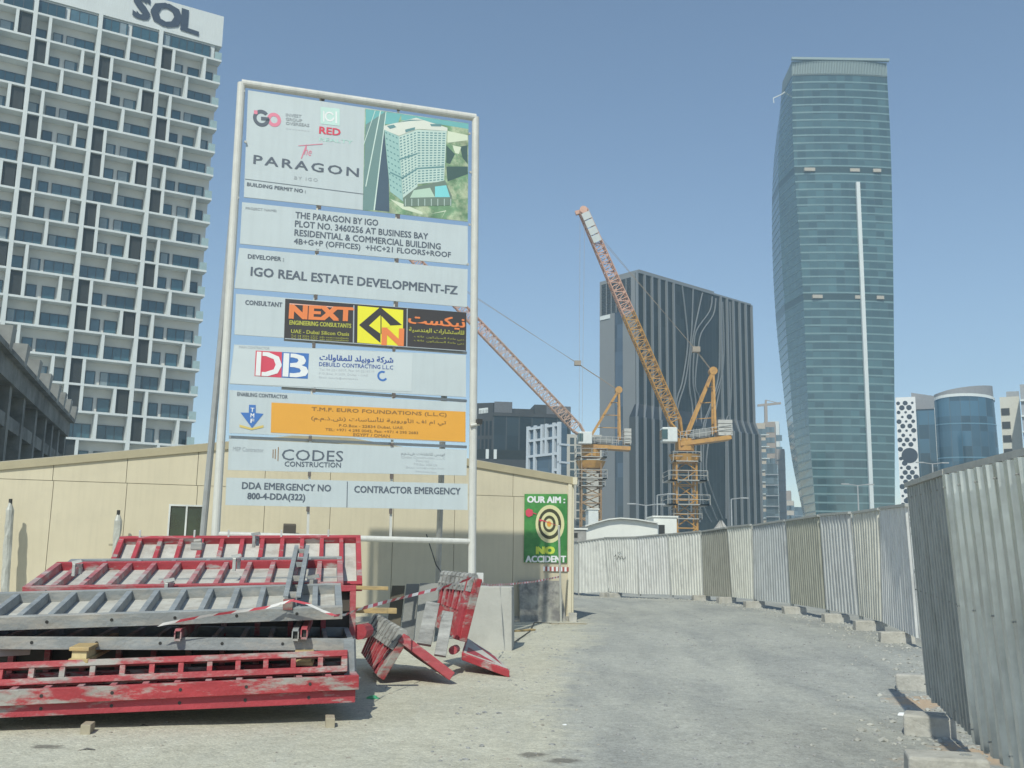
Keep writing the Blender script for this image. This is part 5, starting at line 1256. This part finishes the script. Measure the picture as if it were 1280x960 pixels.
def sbox(name, label, x0, x1, y0, Y, m, dep=3, win=None, cat='cabin'):
    a = at(x0, y0, Y); c = at(x1, y0, Y); t = Thing(name, label, cat, (a.x, Y, 0)); mb = MB(); mb.abox(a.x, c.x, Y, Y + dep, -.5, a.z); t.part('body', mb, m, bevel=.03)
    mb = MB(); mb.abox(a.x - .08, c.x + .08, Y - .08, Y + dep + .1, a.z + .002, a.z + .1); t.part('roof', mb, tw)
    if win: mb = MB(); w0 = at(win[0], win[2], Y - .03); w1 = at(win[1], win[3], Y - .03); mb.abox(w0.x, w1.x, Y - .03, Y + .02, w1.z, w0.z); t.part('window', mb, dark_m)
    return t
sbox('white_cabin', 'small white cabin with dark window right of the white tent', 817, 846, 646.5, 66, tw, win=(822, 831, 656, 668))
sbox('white_container', 'white container standing at the foot of the lower crane', 735.5, 748, 637, 80, cabw)
sbox('grey_shed', 'grey roofed shed just left of the white tent', 711, 733, 662, 58, mat('shed_grey', (.28, .27, .25), .8, var=.3), win=(716, 722, 666, 672))
solo_m = mat('rubble_heap', (.33, .32, .30), .95, var=.3, scale=2, bump=.6, bscale=3)
mb = MB(); r = random.Random(3)
cH = at(905, 655, 75)
rings = []
for j in range(6):
    k = j / 5; rings.append([V((cH.x + math.cos(a) * (3.4 * (1 - k) + .1) * r.uniform(.8, 1.2), 76 + math.sin(a) * 2.5 * (1 - k) * r.uniform(.8, 1.2), (cH.z + .2) * k + r.uniform(-.15, .15))) for a in [2 * math.pi * i / 14 for i in range(14)]])
for j in range(5): mb.add(rings[j] + rings[j + 1], [(i, (i + 1) % 14, 14 + (i + 1) % 14, 14 + i) for i in range(14)])
solo('rubble_heap', 'grey rubble heap showing above the hoarding at the foot of the black tower', 'heap', mb, solo_m, (cH.x, 76, 0))
def lamp(x, y, Y, lb, two=False):
    p = at(x, y, Y); t = Thing('street_lamp', lb, 'street lamp', (p.x, Y, 0), 'street lamps beyond the hoarding')
    mb = MB(); mb.tube((p.x, Y, 0), p, .14, 8, .07); t.part('pole', mb, grey_pipe)
    for s_ in ((-1, 1) if two else (1,)):
        mb = MB(); mb.tube(p, p + V((1.1 * s_, 0, .15)), .05, 6); mb.box(p + V((1.4 * s_, 0, .15)), (.4, 0, 0), (0, .15, 0), (0, 0, .06)); t.part('lamp_head', mb, grey_pipe)
lamp(807.5, 632, 95, 'double-headed street lamp before the black tower, left of the crane mast', True)
lamp(821.5, 619, 100, 'taller street lamp before the black tower close to the crane mast')
lamp(914, 624, 105, 'street lamp at the right foot of the black tower')
lamp(1072, 607, 110, 'double-headed street lamp in front of the teal tower', True)
lamp(1165.5, 580, 110, 'double-headed street lamp in front of the dark blue glass block', True)

# ================================================================== FORMWORK STACK
def paint(name, c, c2, e):
    return mat(name, c, .6, .0, var=.22, scale=5, col2=c2, edge=e, s2=3.2, stretch=(.45, 1, 1.8), bump=.35, bscale=25, thr_detail=9)
red1 = paint('red_paint_worn', (.35, .04, .052), (.33, .29, .27), (.55, .63))
red2 = paint('red_paint_smeared', (.34, .035, .042), (.32, .30, .27), (.47, .58))
red3 = paint('red_paint_faded', (.36, .06, .07), (.34, .28, .26), (.50, .64))
redp = paint('pinkish_worn_paint', (.38, .11, .12), (.36, .33, .31), (.45, .62))
gr1 = paint('grey_paint_cement', (.25, .265, .265), (.34, .32, .285), (.45, .6))
gr2 = paint('grey_paint_clean', (.23, .25, .26), (.30, .30, .28), (.5, .7))
ply = mat('formwork_ply_dusty', (.46, .45, .41), .8, var=.15, scale=4, col2=(.33, .30, .26), edge=(.5, .7), s2=3, bump=.2)
dply = mat('ply_gap_shade', (.07, .06, .05), .8, var=.3, scale=3)  # near-black ply tone paints the shade seen in the heap's gaps
wood = mat('timber_yellow', (.46, .33, .15), .7, var=.15, scale=3, stretch=(1, 6, 6), col2=(.34, .26, .14), edge=(.45, .65))
woodg = mat('timber_weathered', (.33, .29, .21), .8, var=.2, scale=5)
def formwork(label, FL, FR, r, w, th, nrib, rail, ribm_, plym, rw=.07, end_left=True, ribh=None, loc=None, group='formwork panels in the heap', pins=False, backrail=None):
    FL = V(FL); FR = V(FR); l = (FR - FL).normalized(); r = V(r).normalized(); r = (r - l * r.dot(l) * .55).normalized(); n = l.cross(r).normalized()
    if n.z < 0: n = -n
    L = (FR - FL).length
    base = FL.lerp(FR, .5) + r * w / 2
    t = Thing('wall_formwork', label, 'formwork panel', base, group)
    def bx(a, b, c, d, z0_, z1_, nm, mm, bev=.004):
        p = [FL + l * x + r * y + n * z for z in (z0_, z1_) for x, y in ((a, c), (b, c), (b, d), (a, d))]
        mb = MB(); mb.hexa(p); return t.part(nm, mb, mm, bevel=bev)
    f = bx(0, L, 0, rw, 0, th, 'front_rail', rail)
    bx(0, L, w - rw, w, 0, th, 'back_rail', backrail or rail)
    bx(0, rw, rw + .001, w - rw - .001, 0, th - .002, 'side_rail', ribm_); bx(L - rw, L, rw + .001, w - rw - .001, 0, th - .002, 'side_rail', ribm_)
    for k in range(1, nrib):
        x = L * k / nrib; hw = rw * .42
        bx(x - hw, x + hw, rw + .001, w - rw - .001, .022, (ribh or th - .008), 'rib', ribm_)
    if plym: bx(rw + .001, L - rw - .001, rw + .001, w - rw - .001, 0.002, .02, 'ply_face', plym, 0)
    # flange lips and tie holes on the front rail
    mb = MB()
    for k in range(int(L / .6)):
        p = FL + l * (.25 + .6 * k) + n * th * .55; mb.tube(p - r * .004, p + r * .002, .016, 10)
    t.part('tie_hole', mb, dark_m, kind='stuff')
    if pins:
        for x in (.08, .3, .44, .66, .86):
            p = FL + l * L * x + r * (w - rw / 2) + n * th; q = V((0, 0, .06)); mb = MB(); mb.box(p + q / 2, l * .012, r * .012, q); t.part('pin', mb, mat('galvanised_pin', (.5, .5, .48), .5, .3))
    return t, l, r, n
R5 = (-.17, 1, .195)
formwork('lowest red formwork panel of the heap, its long edge just above the sand', at(-80, 901, 9.2), at(444, 878, 10.2), (-.2, 1, 0.01), 1.25, .12, 17, red1, red2, ply)
formwork('cement-smeared red panel lying on the lowest panel, its slots open on top', at(-80, 886.5, 9.15), at(448.5, 862, 10.15), (-.2, 1, .015), 1.25, .135, 13, red2, redp, None)
formwork('narrow red panel with rectangular gaps leaning up behind the lowest two', at(-80, 863.5, 9.5), at(433, 841.5, 10.45), (-.05, .30, 1), .215, .10, 14, red2, red2, None, rw=.06)
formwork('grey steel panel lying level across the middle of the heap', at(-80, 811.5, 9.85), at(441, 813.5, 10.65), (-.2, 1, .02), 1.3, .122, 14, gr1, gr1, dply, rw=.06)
formwork('tilted grey panel with pale ply floor, nearest of the three tilted panels', at(-60, 790.5, 9.85), at(428, 774, 10.6), R5, 1.12, .132, 13, gr1, gr2, ply)
formwork('red panel with pale ply floor tilted behind the nearest grey one', at(27.5, 747, 11.35), at(429, 741, 12.0), R5, 1.41, .12, 12, red3, redp, ply, backrail=red1)
formwork('grey panel edge showing between the two upper red panels', at(50, 735, 12.1), at(427, 729.5, 12.7), R5, 1.36, .08, 8, gr2, gr2, None)
formwork('uppermost rear red panel leaning back against the top of the heap', at(124, 744, 13.05), at(452.5, 739, 13.7), (-.17, 1, .59), 1.33, .12, 12, red1, red1, ply, pins=True)
formwork('red panel standing upright inside the heap, extended leftward to darken its gaps', at(-80, 866, 11.1), at(443, 842, 11.9), (-.02, .12, 1), 1.0, .12, 12, red1, red3, dply)  # stretched leftward with near-black ply so the gaps in front look shaded
# square tubes carrying the tilted panels
for px, py, lb, mm in ((222, 793, 'short square steel tube with open end on the level grey panel, left one', redp), (380, 791, 'reddish square steel tube with open end on the level grey panel, right one', red3), (369, 793, 'dark square tube end beside the reddish one', gr1)):
    p = at(px, py + 1, 10.22 + (px - 222) / 1240 * 1.6); q = p + V((-.2, 1.3, .06)); mb = MB(); t = Thing('square_tube', lb, 'steel tube', p.lerp(q, .5), 'steel tubes between the panels')
    mb = MB(); s_ = .03; d = (q - p)
    for sx_, sy_, hx_, hy_ in ((0, s_, s_, .006), (0, -s_, s_, .006), (s_, 0, .006, s_ - .007), (-s_, 0, .006, s_ - .007)): mb.box(p.lerp(q, .5) + V((sx_, 0, sy_ * 1.6)), V((hx_, 0, 0)), d / 2, V((0, 0, hy_ * 1.6)))
    t.part('tube', mb, mm); mb = MB(); mb.box(p + d * .03, V((s_ - .008, 0, 0)), V((0, .002, 0)), V((0, 0, (s_ - .008) * 1.6))); t.part('hollow_shade', mb, dark_m)  # dark plate in the tube mouth stands for the shade inside
# H beams of timber
for px, py, Y, lb in ((98, 819, 9.78, 'yellow timber beam end resting under the level grey panel, left'), (380, 823, 10.42, 'yellow timber beam end under the level grey panel, right')):
    p = at(px, py, Y); q = p + V((-.2, 1.25, .04)); d = q - p; t = Thing('timber_beam', lb, 'timber beam', p.lerp(q, .5), 'timber beams in the heap')
    for z_, nm in ((.055, 'flange'), (-.055, 'flange')): mb = MB(); mb.box(p.lerp(q, .5) + V((0, 0, z_)), (.095, 0, 0), d / 2, (0, 0, .018)); t.part(nm, mb, wood, bevel=.006)
    mb = MB(); mb.box(p.lerp(q, .5), (.07, 0, 0), d / 2 * .96, (0, 0, .036)); t.part('web', mb, mat('timber_end_grain', (.55, .45, .24), .8, var=.15, scale=20))
# blocks below
for px, py, Y, lb in ((107, 901, 9.35, 'small grey timber block under the lowest red panel, left'), (412, 884, 9.95, 'small grey timber block under the lowest red panel, right')):
    p = at(px, py, Y); mb = MB(); mb.box((p.x, p.y + .06, .035), (.045, 0, 0), (-.02, .1, 0), (0, 0, .06)); solo('timber_block', lb, 'timber block', mb, woodg, (p.x, p.y, 0), 'timber blocks under the heap', bevel=.006)
for k, (a, c, lb) in enumerate(((at(395, 733, 12.5), at(485, 735.5, 12.7), 'upper pale timber batten sticking out of the right side of the heap'), (at(405, 762, 12.2), at(495.5, 763.5, 12.4), 'lower thicker timber batten sticking out of the right side of the heap'))):
    mb = MB(); mb.beam(a, c, .09, .045 + .02 * k); solo('timber_batten', lb, 'timber batten', mb, wood, a.lerp(c, .5), 'timber battens sticking out of the heap', bevel=.004)
p, q = at(-60, 817, 9.75), at(31, 812, 10.35); mb = MB(); mb.beam(p, q, .22, .09); solo('concrete_beam', 'short whitish concrete beam under the level grey panel at the left edge', 'concrete beam', mb, mat('pale_concrete', (.5, .49, .45), .9, var=.1), p.lerp(q, .5), bevel=.01)
# grey post under the right end
t = Thing('steel_prop', 'short grey steel prop under the right end of the level grey panel', 'prop', at(438, 846, 10.6)); mb = MB(); mb.beam(at(438, 848, 10.5), at(437, 799, 10.5), .11, .11, (0, 1, 0)); t.part('prop_body', mb, gr2, bevel=.005)
mb = MB(); mb.box(at(438, 848.5, 10.5), (.09, 0, 0), (0, .09, 0), (0, 0, .01)); t.part('base_plate', mb, gr2)
# pair of grey walers lying over the top
t = Thing('steel_waler', 'grey double channel waler lying steeply over the tilted panels', 'steel beam', at(368, 720, 11.2))
for k, (xa, xb) in enumerate(((372.5, 359), (382.5, 370))):
    a = at(xa, 687, 13.15); c = at(xb, 752.5, 10.55); dv = c - a; sd_ = V((1, .2, 0)).normalized(); up_ = sd_.cross(dv).normalized(); up_ = up_ if up_.z > 0 else -up_
    mb = MB(); mb.box(a.lerp(c, .5), sd_ * .006, dv / 2, up_ * .06); mb.box(a.lerp(c, .5) + up_ * .054 + sd_ * .025 * (1 if k else -1), sd_ * .02, dv / 2, up_ * .006); mb.box(a.lerp(c, .5) - up_ * .054 + sd_ * .025 * (1 if k else -1), sd_ * .02, dv / 2, up_ * .006)
    t.part('channel', mb, gr2)
for f in (.05, .35, .62, .9):
    a = at(377.5, 687, 13.15).lerp(at(364.5, 752.5, 10.55), f); mb = MB(); mb.box(a + V((0, 0, .01)), V((.055, .011, 0)), V((-.01, .05, 0)), V((0, 0, .03))); t.part('spacer', mb, gr1)
mb = MB(); mb.box(at(361, 755.5, 10.5), (.05, 0, 0), (0, .05, 0), (0, 0, .055)); t.part('end_bracket', mb, paint('brown_red', (.22, .05, .05), (.2, .17, .15), (.5, .6)), bevel=.004)
# clamps
clm = mat('galvanised_clamp', (.46, .46, .43), .45, .4, var=.2, scale=12)
def clamp(px, py, Y, lb, s_=1., m=clm):
    p = at(px, py, Y); t = Thing('formwork_clamp', lb, 'clamp', p, 'clamps gripping the panel rails')
    mb = MB(); mb.box(p, (.018 * s_, 0, 0), (0, .10 * s_, 0), (0, 0, .02 * s_)); mb.box(p + V((0, -.09 * s_, -.05 * s_)), (.018 * s_, 0, 0), (0, .015 * s_, 0), (0, 0, .07 * s_)); mb.box(p + V((0, .09 * s_, -.04 * s_)), (.018 * s_, 0, 0), (0, .015 * s_, 0), (0, 0, .06 * s_)); t.part('jaw', mb, m, bevel=.004)
    mb = MB(); mb.box(p + V((.0, -.02, .045 * s_)), (.05 * s_, .01, .012), (0, .012 * s_, 0), (-.008, 0, .016 * s_)); t.part('wedge', mb, m)
    return t
clamp(97, 707, 11.7, 'pale clamp on the back left of the tilted red panel'); clamp(212, 731, 11.55, 'grey clamp on the back rail of the nearest tilted grey panel', 1.15)
clamp(296, 700, 12.4, 'pale clamp on the grey edge between the two red panels', 1.1); clamp(320, 672, 13.7, 'dark clamp on the top rail of the rear red panel', 1.1, gr1); clamp(392, 727, 11.75, 'grey clamp between the walers and the right end of the heap', 1.25, gr1)
t = Thing('coupler_block', 'chunky grey steel coupler on a rib of the rear red panel', 'coupler', at(247, 682, 12.0)); mb = MB(); mb.box(at(247, 683, 13.0), (.075, 0, 0), (0, .06, 0), (0, 0, .05)); t.part('coupler_body', mb, gr1, bevel=.015)
mb = MB(); mb.tube(at(243, 677, 13.0), at(252, 676, 13.0), .03, 8); t.part('bolt', mb, gr1)

# ---------------- hinged corner forms right of the heap
def slabq(P, th):   # quad face + thickness vector
    return MB().hexa([P[0], P[1], P[2], P[3], P[0] + th, P[1] + th, P[2] + th, P[3] + th])
RFp, RBp = at(505, 792, 13.3), at(470, 771, 15.0); LF, LBk = at(472, 846, 13.3), at(451.5, 816, 15.0); RFt = at(569, 841, 13.35); RBt = RFt + (RBp - RFp)
cf = Thing('corner_formwork', 'red hinged corner form tipped over like a tent beside the heap', 'formwork corner', (LF + RFt) / 2)
nl_ = (LF - RFp).cross(RBp - RFp).normalized(); nl_ = nl_ if nl_.z > 0 else -nl_
nr_ = (RFt - RFp).cross(RBp - RFp).normalized(); nr_ = nr_ if nr_.z > 0 else -nr_
cf.part('left_leaf', slabq([RFp, LF, LBk, RBp], -nl_ * .10), red2, bevel=.01)
for k in range(1, 11):
    f = k / 11; a = RFp.lerp(RBp, f); c = LF.lerp(LBk, f); mb = MB(); mb.beam(a.lerp(c, .3) + nl_ * .012, a.lerp(c, .98) + nl_ * .012, .05, .03, nl_); cf.part('fin', mb, redp if k % 3 == 0 else red1)
cf.part('right_leaf', slabq([RFp, RFt, RBt, RBp], -nr_ * .12), red3, bevel=.01)
hm = paint('cement_caked_steel', (.33, .33, .31), (.20, .20, .19), (.45, .6))
mb = MB(); rr = random.Random(5)
for k in range(9):
    f = (k + .1) / 9; a = RFp.lerp(RBp, f); c = RFp.lerp(RBp, f + .075); mb.tube(a + V((0, 0, .0)), c, .055, 8)
    mid = a.lerp(c, .5); dl = (LF - RFp).normalized(); mb.box(mid + dl * .12 + nl_ * .03, (c - a) * .5, dl * .13, nl_ * rr.uniform(.012, .03)); mb.tube(mid + dl * .16 + nl_ * .02, mid + dl * .16 + nl_ * .07, .018, 6)
cf.part('hinge', mb, hm)
U1t, U1b = at(594, 722, 14.6), at(574, 801, 14.6); U2t, U2b = at(553, 718, 15.6), at(541, 782, 15.6)
cu = Thing('corner_formwork', 'red hinged corner form standing upright before the concrete block', 'formwork corner', (U1b + U2b) / 2)
nu = (U1t - U1b).cross(U2b - U1b).normalized(); nu = nu if nu.y < 0 else -nu
cu.part('upright_leaf', slabq([U1t, U1b, U2b, U2t], -nu * .12), red2, bevel=.01)
mb = MB(); mb.beam(U1t.lerp(U2t, .1) + nu * .02, U1b.lerp(U2b, .1) + nu * .02, .17, .06, nu); cu.part('front_rail', mb, red1, bevel=.008)
for k in range(1, 9):
    f = .16 + .8 * k / 9; a = U1t.lerp(U2t, f); c = U1b.lerp(U2b, f); mb = MB(); mb.beam(a.lerp(c, .12) + nu * .012, a.lerp(c, .55) + nu * .012, .045, .035, nu); cu.part('fin', mb, redp if k % 2 else red1)
mb = MB()
for k in range(8):
    f = (k + .1) / 8; a = U1t.lerp(U2t, f); c = U1t.lerp(U2t, f + .08); mb.tube(a, c, .06, 8); dn = (U1b - U1t).normalized(); mid = a.lerp(c, .5)
    mb.box(mid + dn * .1 + nu * .03, (c - a) * .5, dn * .11, nu * rr.uniform(.012, .03)); mb.tube(mid + dn * .13 + nu * .02, mid + dn * .13 + nu * .07, .018, 6)
cu.part('hinge', mb, hm)
G = [at(577, 816, 14.6), at(637, 838, 14.2), at(622, 822, 15.5), at(583, 797, 15.8)]
cu.part('lower_leaf', slabq([G[0], G[1], G[2], G[3]], V((0, 0, -.10))), red1, bevel=.01)
gq = [g_ + V((0, 0, .012)) for g_ in G]; mb = MB(); c0_ = sum(gq, V()) / 4; mb.hexa([c0_ + (g_ - c0_) * .9 - V((0, 0, .01)) for g_ in gq] + [c0_ + (g_ - c0_) * .9 for g_ in gq]); cu.part('lining', mb, ply)
mb = MB(); mb.box(at(600, 722, 14.7), (.05, 0, 0), (0, .02, 0), (0, 0, .07)); cu.part('end_plate', mb, mat('end_plate_white', (.55, .56, .54), .6))
for k, (a, c, w_, lb) in enumerate(((at(541, 754, 14.9), at(530, 806, 14.3), .2, 'grey cement-caked steel plate leaning on the upright corner form, left one'), (at(560, 765, 14.3), at(550, 820, 13.9), .16, 'grey cement-caked steel plate leaning on the upright corner form, right one'))):
    mb = MB(); mb.beam(a, c, w_, .05, (0, 1, .2)); o = solo('steel_plate', lb, 'steel plate', mb, hm, a.lerp(c, .5), 'plates leaning on the corner form', bevel=.006)
solo('red_cap', 'red end cap on the ground between the heap and the tipped corner form', 'end cap', MB().tube(at(449, 790, 11.9), at(458, 788, 12.3), .09, 10), red1, at(454, 790, 12.1))
solo('red_cap', 'red and grey cylinder end at the foot of the upright corner form', 'end cap', MB().tube(at(566, 813, 14.3), at(570, 811, 14.8), .06, 10), red3, at(568, 814, 14.5))

# concrete block and plates near the sign's foot
xl, xr = at(576, 780, 18.2).x, at(640.5, 780, 18.2).x
mb = MB(); mb.hexa([(xl, 18.2, -.05), (xr, 18.2, -.05), (xr + .05, 18.88, -.05), (xl + .05, 18.88, -.05), (xl, 18.25, 1.10), (xr - .02, 18.25, 1.10), (xr + .02, 18.88, 1.10), (xl + .05, 18.88, 1.10)])
solo('concrete_footing', 'large pale concrete block holding the right post of the sign', 'concrete block', mb, mat('footing_concrete', (.40, .395, .36), .9, var=.1, scale=2, col2=(.32, .31, .28), edge=(.5, .7), s2=1.5, bump=.3, bscale=15), (xl / 2 + xr / 2, 18.5, 0), bevel=.015)
dkc = mat('slab_dark', (.19, .19, .18), .9, var=.2, scale=2, bump=.3)
for (xa, xb, yt, yb, Y, mm, lb) in ((490, 506, 732, 790, 20.2, mat('old_ply', (.10, .085, .06), .8, var=.3), 'dark brown sheet of ply, leftmost of the sheets behind the corner forms'), (508, 524, 730, 795, 19.9, dkc, 'dark grey slab leaning just right of the brown ply sheet'), (525, 549, 729, 797, 19.6, mat('slab_mid', (.24, .24, .225), .9, var=.15, bump=.3), 'wider grey slab leaning left of the upright corner form')):
    a, c = at(xa, yt, Y + .35), at(xb, yt, Y + .35); d_ = V((a.x - .05, Y, -.03)); e_ = V((c.x - .05, Y, -.03))
    solo('leaning_sheet', lb, 'sheet', slabq([a, c, e_, d_], V((0, .06, 0))), mm, (a.x, Y, 0), 'sheets leaning behind the corner forms')
# poles and lamp by the cabin wall
t = Thing('black_pole', 'thin black pole with a small cross plate between the sign and the cabin wall', 'pole', gnd(522, 765)); b_ = gnd(522, 765)
mb = MB(); mb.path([b_, V((b_.x, b_.y, .9)), at(520, 690, b_.y), at(516, 640, b_.y), at(513, 600, b_.y)], .035, 7); t.part('pole', mb, dark_m)
mb = MB(); mb.box(at(521, 667, b_.y), (.16, 0, 0), (0, .05, 0), (0, 0, .02)); t.part('cross_plate', mb, dark_m)
solo('thin_rod', 'thin bent dark rod behind the sign, right of the black pole', 'rod', MB().path([at(533, 668, 20.6), at(545, 706, 20.4), at(552, 716, 20.3), at(556, 760, 20.2), V((at(556, 760, 20.2).x, 20.2, 0))], .012, 5), dark_m, (at(556, 760, 20.2).x, 20.2, 0))
t = Thing('wall_flood_light', 'square dark flood light on the cabin wall above the rear red panel', 'lamp', CB.hit(362, 661, .1))
mb = MB(); P = CB.hit(362, 661, .22); mb.box(P, CB.d * .15, CB.n * .05 + V((0, 0, -.02)), V((0, 0, .11))); t.part('lamp_body', mb, mat('lamp_body_dark', (.07, .06, .05), .5), bevel=.01); mb = MB(); mb.beam(CB.hit(362, 663, 0), P, .04, .04); t.part('bracket', mb, dark_m)
for (x, y, lb) in ((247, 655, ''),): pass
mb = MB(); p = CB.hit(136, 681, .25); q = CB.hit(147, 681, .25); mb.beam(p + V((0, 0, .0)), q, .1, .05); solo('small_batten', 'short dark batten end left of the rear red panel', 'batten', mb, woodg, p)

# ---------------- warning tape
tp_pts = [(200, 781, 10.1), (222, 776.5, 10.13), (262, 769, 10.18), (300, 764, 10.25), (335, 759, 10.32), (352, 754, 10.36), (366, 750.5, 10.34), (385, 755, 10.38), (402, 763, 10.42), (418, 769.5, 10.44), (431, 768.5, 10.7), (447, 762, 11.3), (480, 753, 12.2), (515, 744, 13.3), (555, 734, 14.1), (592, 722, 14.45), (600, 729, 15.2), (612, 731.5, 17), (640, 730, 20), (668, 727, 22.6), (699, 721, 25.3)]
W_ = [at(*q) for q in tp_pts]; dense = []
for a, c in zip(W_[:-1], W_[1:]):
    n_ = max(1, int((c - a).length / .055))
    for k in range(n_): dense.append(a.lerp(c, k / n_))
dense.append(W_[-1]); mb = MB()
for i, (a, c) in enumerate(zip(dense[:-1], dense[1:])):
    d_ = (c - a).normalized(); tw_ = math.sin(i * .21) * .5; w0 = (V((0, 0, 1)) - d_ * d_.z).normalized() * (.013 if i < 45 else .019); w0 = Matrix.Rotation(tw_, 3, d_) @ w0
    mb.cur = (i // 3) % 2; sk = d_ * .03
    mb.add([a - w0 - sk, c - w0 - sk, c + w0 + sk, a + w0 + sk], [(0, 1, 2, 3)])
solo('warning_tape', 'red and white warning tape strung from the heap to the white pole by the cabin', 'tape', mb, [mat('tape_white', (.62, .60, .58), .5), mat('tape_red', (.48, .06, .08), .5)], W_[9])
# ---------------- litter
r = random.Random(9)
def crumple(name, lb, cat, P, s_, m, sq=.45):
    bm = bmesh.new(); bmesh.ops.create_icosphere(bm, subdivisions=2, radius=s_)
    for v in bm.verts: v.co = V((v.co.x * r.uniform(.7, 1.3), v.co.y * r.uniform(.6, 1.2), max(v.co.z * sq, -.01) * r.uniform(.6, 1.3)))
    me = bpy.data.meshes.new(name); bm.to_mesh(me); bm.free(); me.materials.append(m); o = bpy.data.objects.new(name, me); COL.objects.link(o); o.location = P; o['label'] = lb; o['category'] = cat
P = gnd(466, 873); crumple('plastic_bag', 'small crumpled green plastic bag on the sand right of the heap', 'litter', P, .07, mat('green_plastic', (.06, .33, .16), .4, var=.2, scale=8))
P = gnd(966, 839); crumple('paper_scrap', 'tiny white scrap lying in the middle of the gravel road', 'litter', P, .035, I_light, .2)
P = gnd(1128, 894); crumple('paper_scrap', 'white crumpled scrap beside the second nearest concrete block', 'litter', P, .05, I_light, .5)
P = gnd(706, 906); crumple('paper_scrap', 'tiny pale scrap at the lower left of the gravel road', 'litter', P, .025, I_light, .3)
p = gnd(172, 908); mb = MB(); mb.path([p, p + V((.05, .01, .015)), p + V((.1, -.01, .008))], .006, 5); solo('twig', 'short dark twig on the sand in front of the heap', 'twig', mb, dark_m, p)
p = gnd(98, 939); mb = MB(); mb.path([p, p + V((.06, .02, .02)), p + V((.13, .015, .01))], .007, 5); solo('twig', 'dark twig on the sand at the lower left corner', 'twig', mb, dark_m, p)
a, c = gnd(641, 790) + V((0, 0, .02)), gnd(667, 788) + V((0, 0, .02)); mb = MB(); mb.beam(a, c, .12, .035); solo('plank', 'short ochre plank lying on the ground right of the pale concrete block', 'plank', mb, wood, a, bevel=.004)
a, c = gnd(640, 806) + V((0, 0, .02)), gnd(668, 779) + V((0, 0, .02)); mb = MB(); mb.path([a, a.lerp(c, .5) + V((.1, 0, 0)), c, gnd(700, 780) + V((0, 0, .015))], .012, 5); solo('black_cable', 'thin black cable on the ground from the corner forms towards the cabin', 'cable', mb, dark_m, a)
mb = MB(); p = CB.P(-.9, .0, 1.1); q = CB.P(.0, .0, 1.15); mb.beam(p, q, .25, .03); solo('plank', 'flat pale plank below the weathered slab at the cabin corner', 'plank', mb, woodg, p)

# ================================================================== HAZE (hot dusty air)
gx0, gx1, gy0, gy1 = gx[0], gx[-1], gy[0], gy[-1]
mb = MB(); mb.abox(gx0 - 5, gx1 + 5, gy0 - 5, gy1 + 5, -3.0, 186)
hz = bpy.data.materials.new('haze_air'); hz.use_nodes = True; hn = hz.node_tree.nodes; hn.remove(hn['Principled BSDF'])
pv_ = hn.new('ShaderNodeVolumePrincipled'); pv_.inputs['Color'].default_value = (.62, .84, .97, 1); pv_.inputs['Density'].default_value = .00065; pv_.inputs['Anisotropy'].default_value = .2
hz.node_tree.links.new(pv_.outputs[0], hn['Material Output'].inputs['Volume'])
struct('haze', mb, hz, 'stuff')
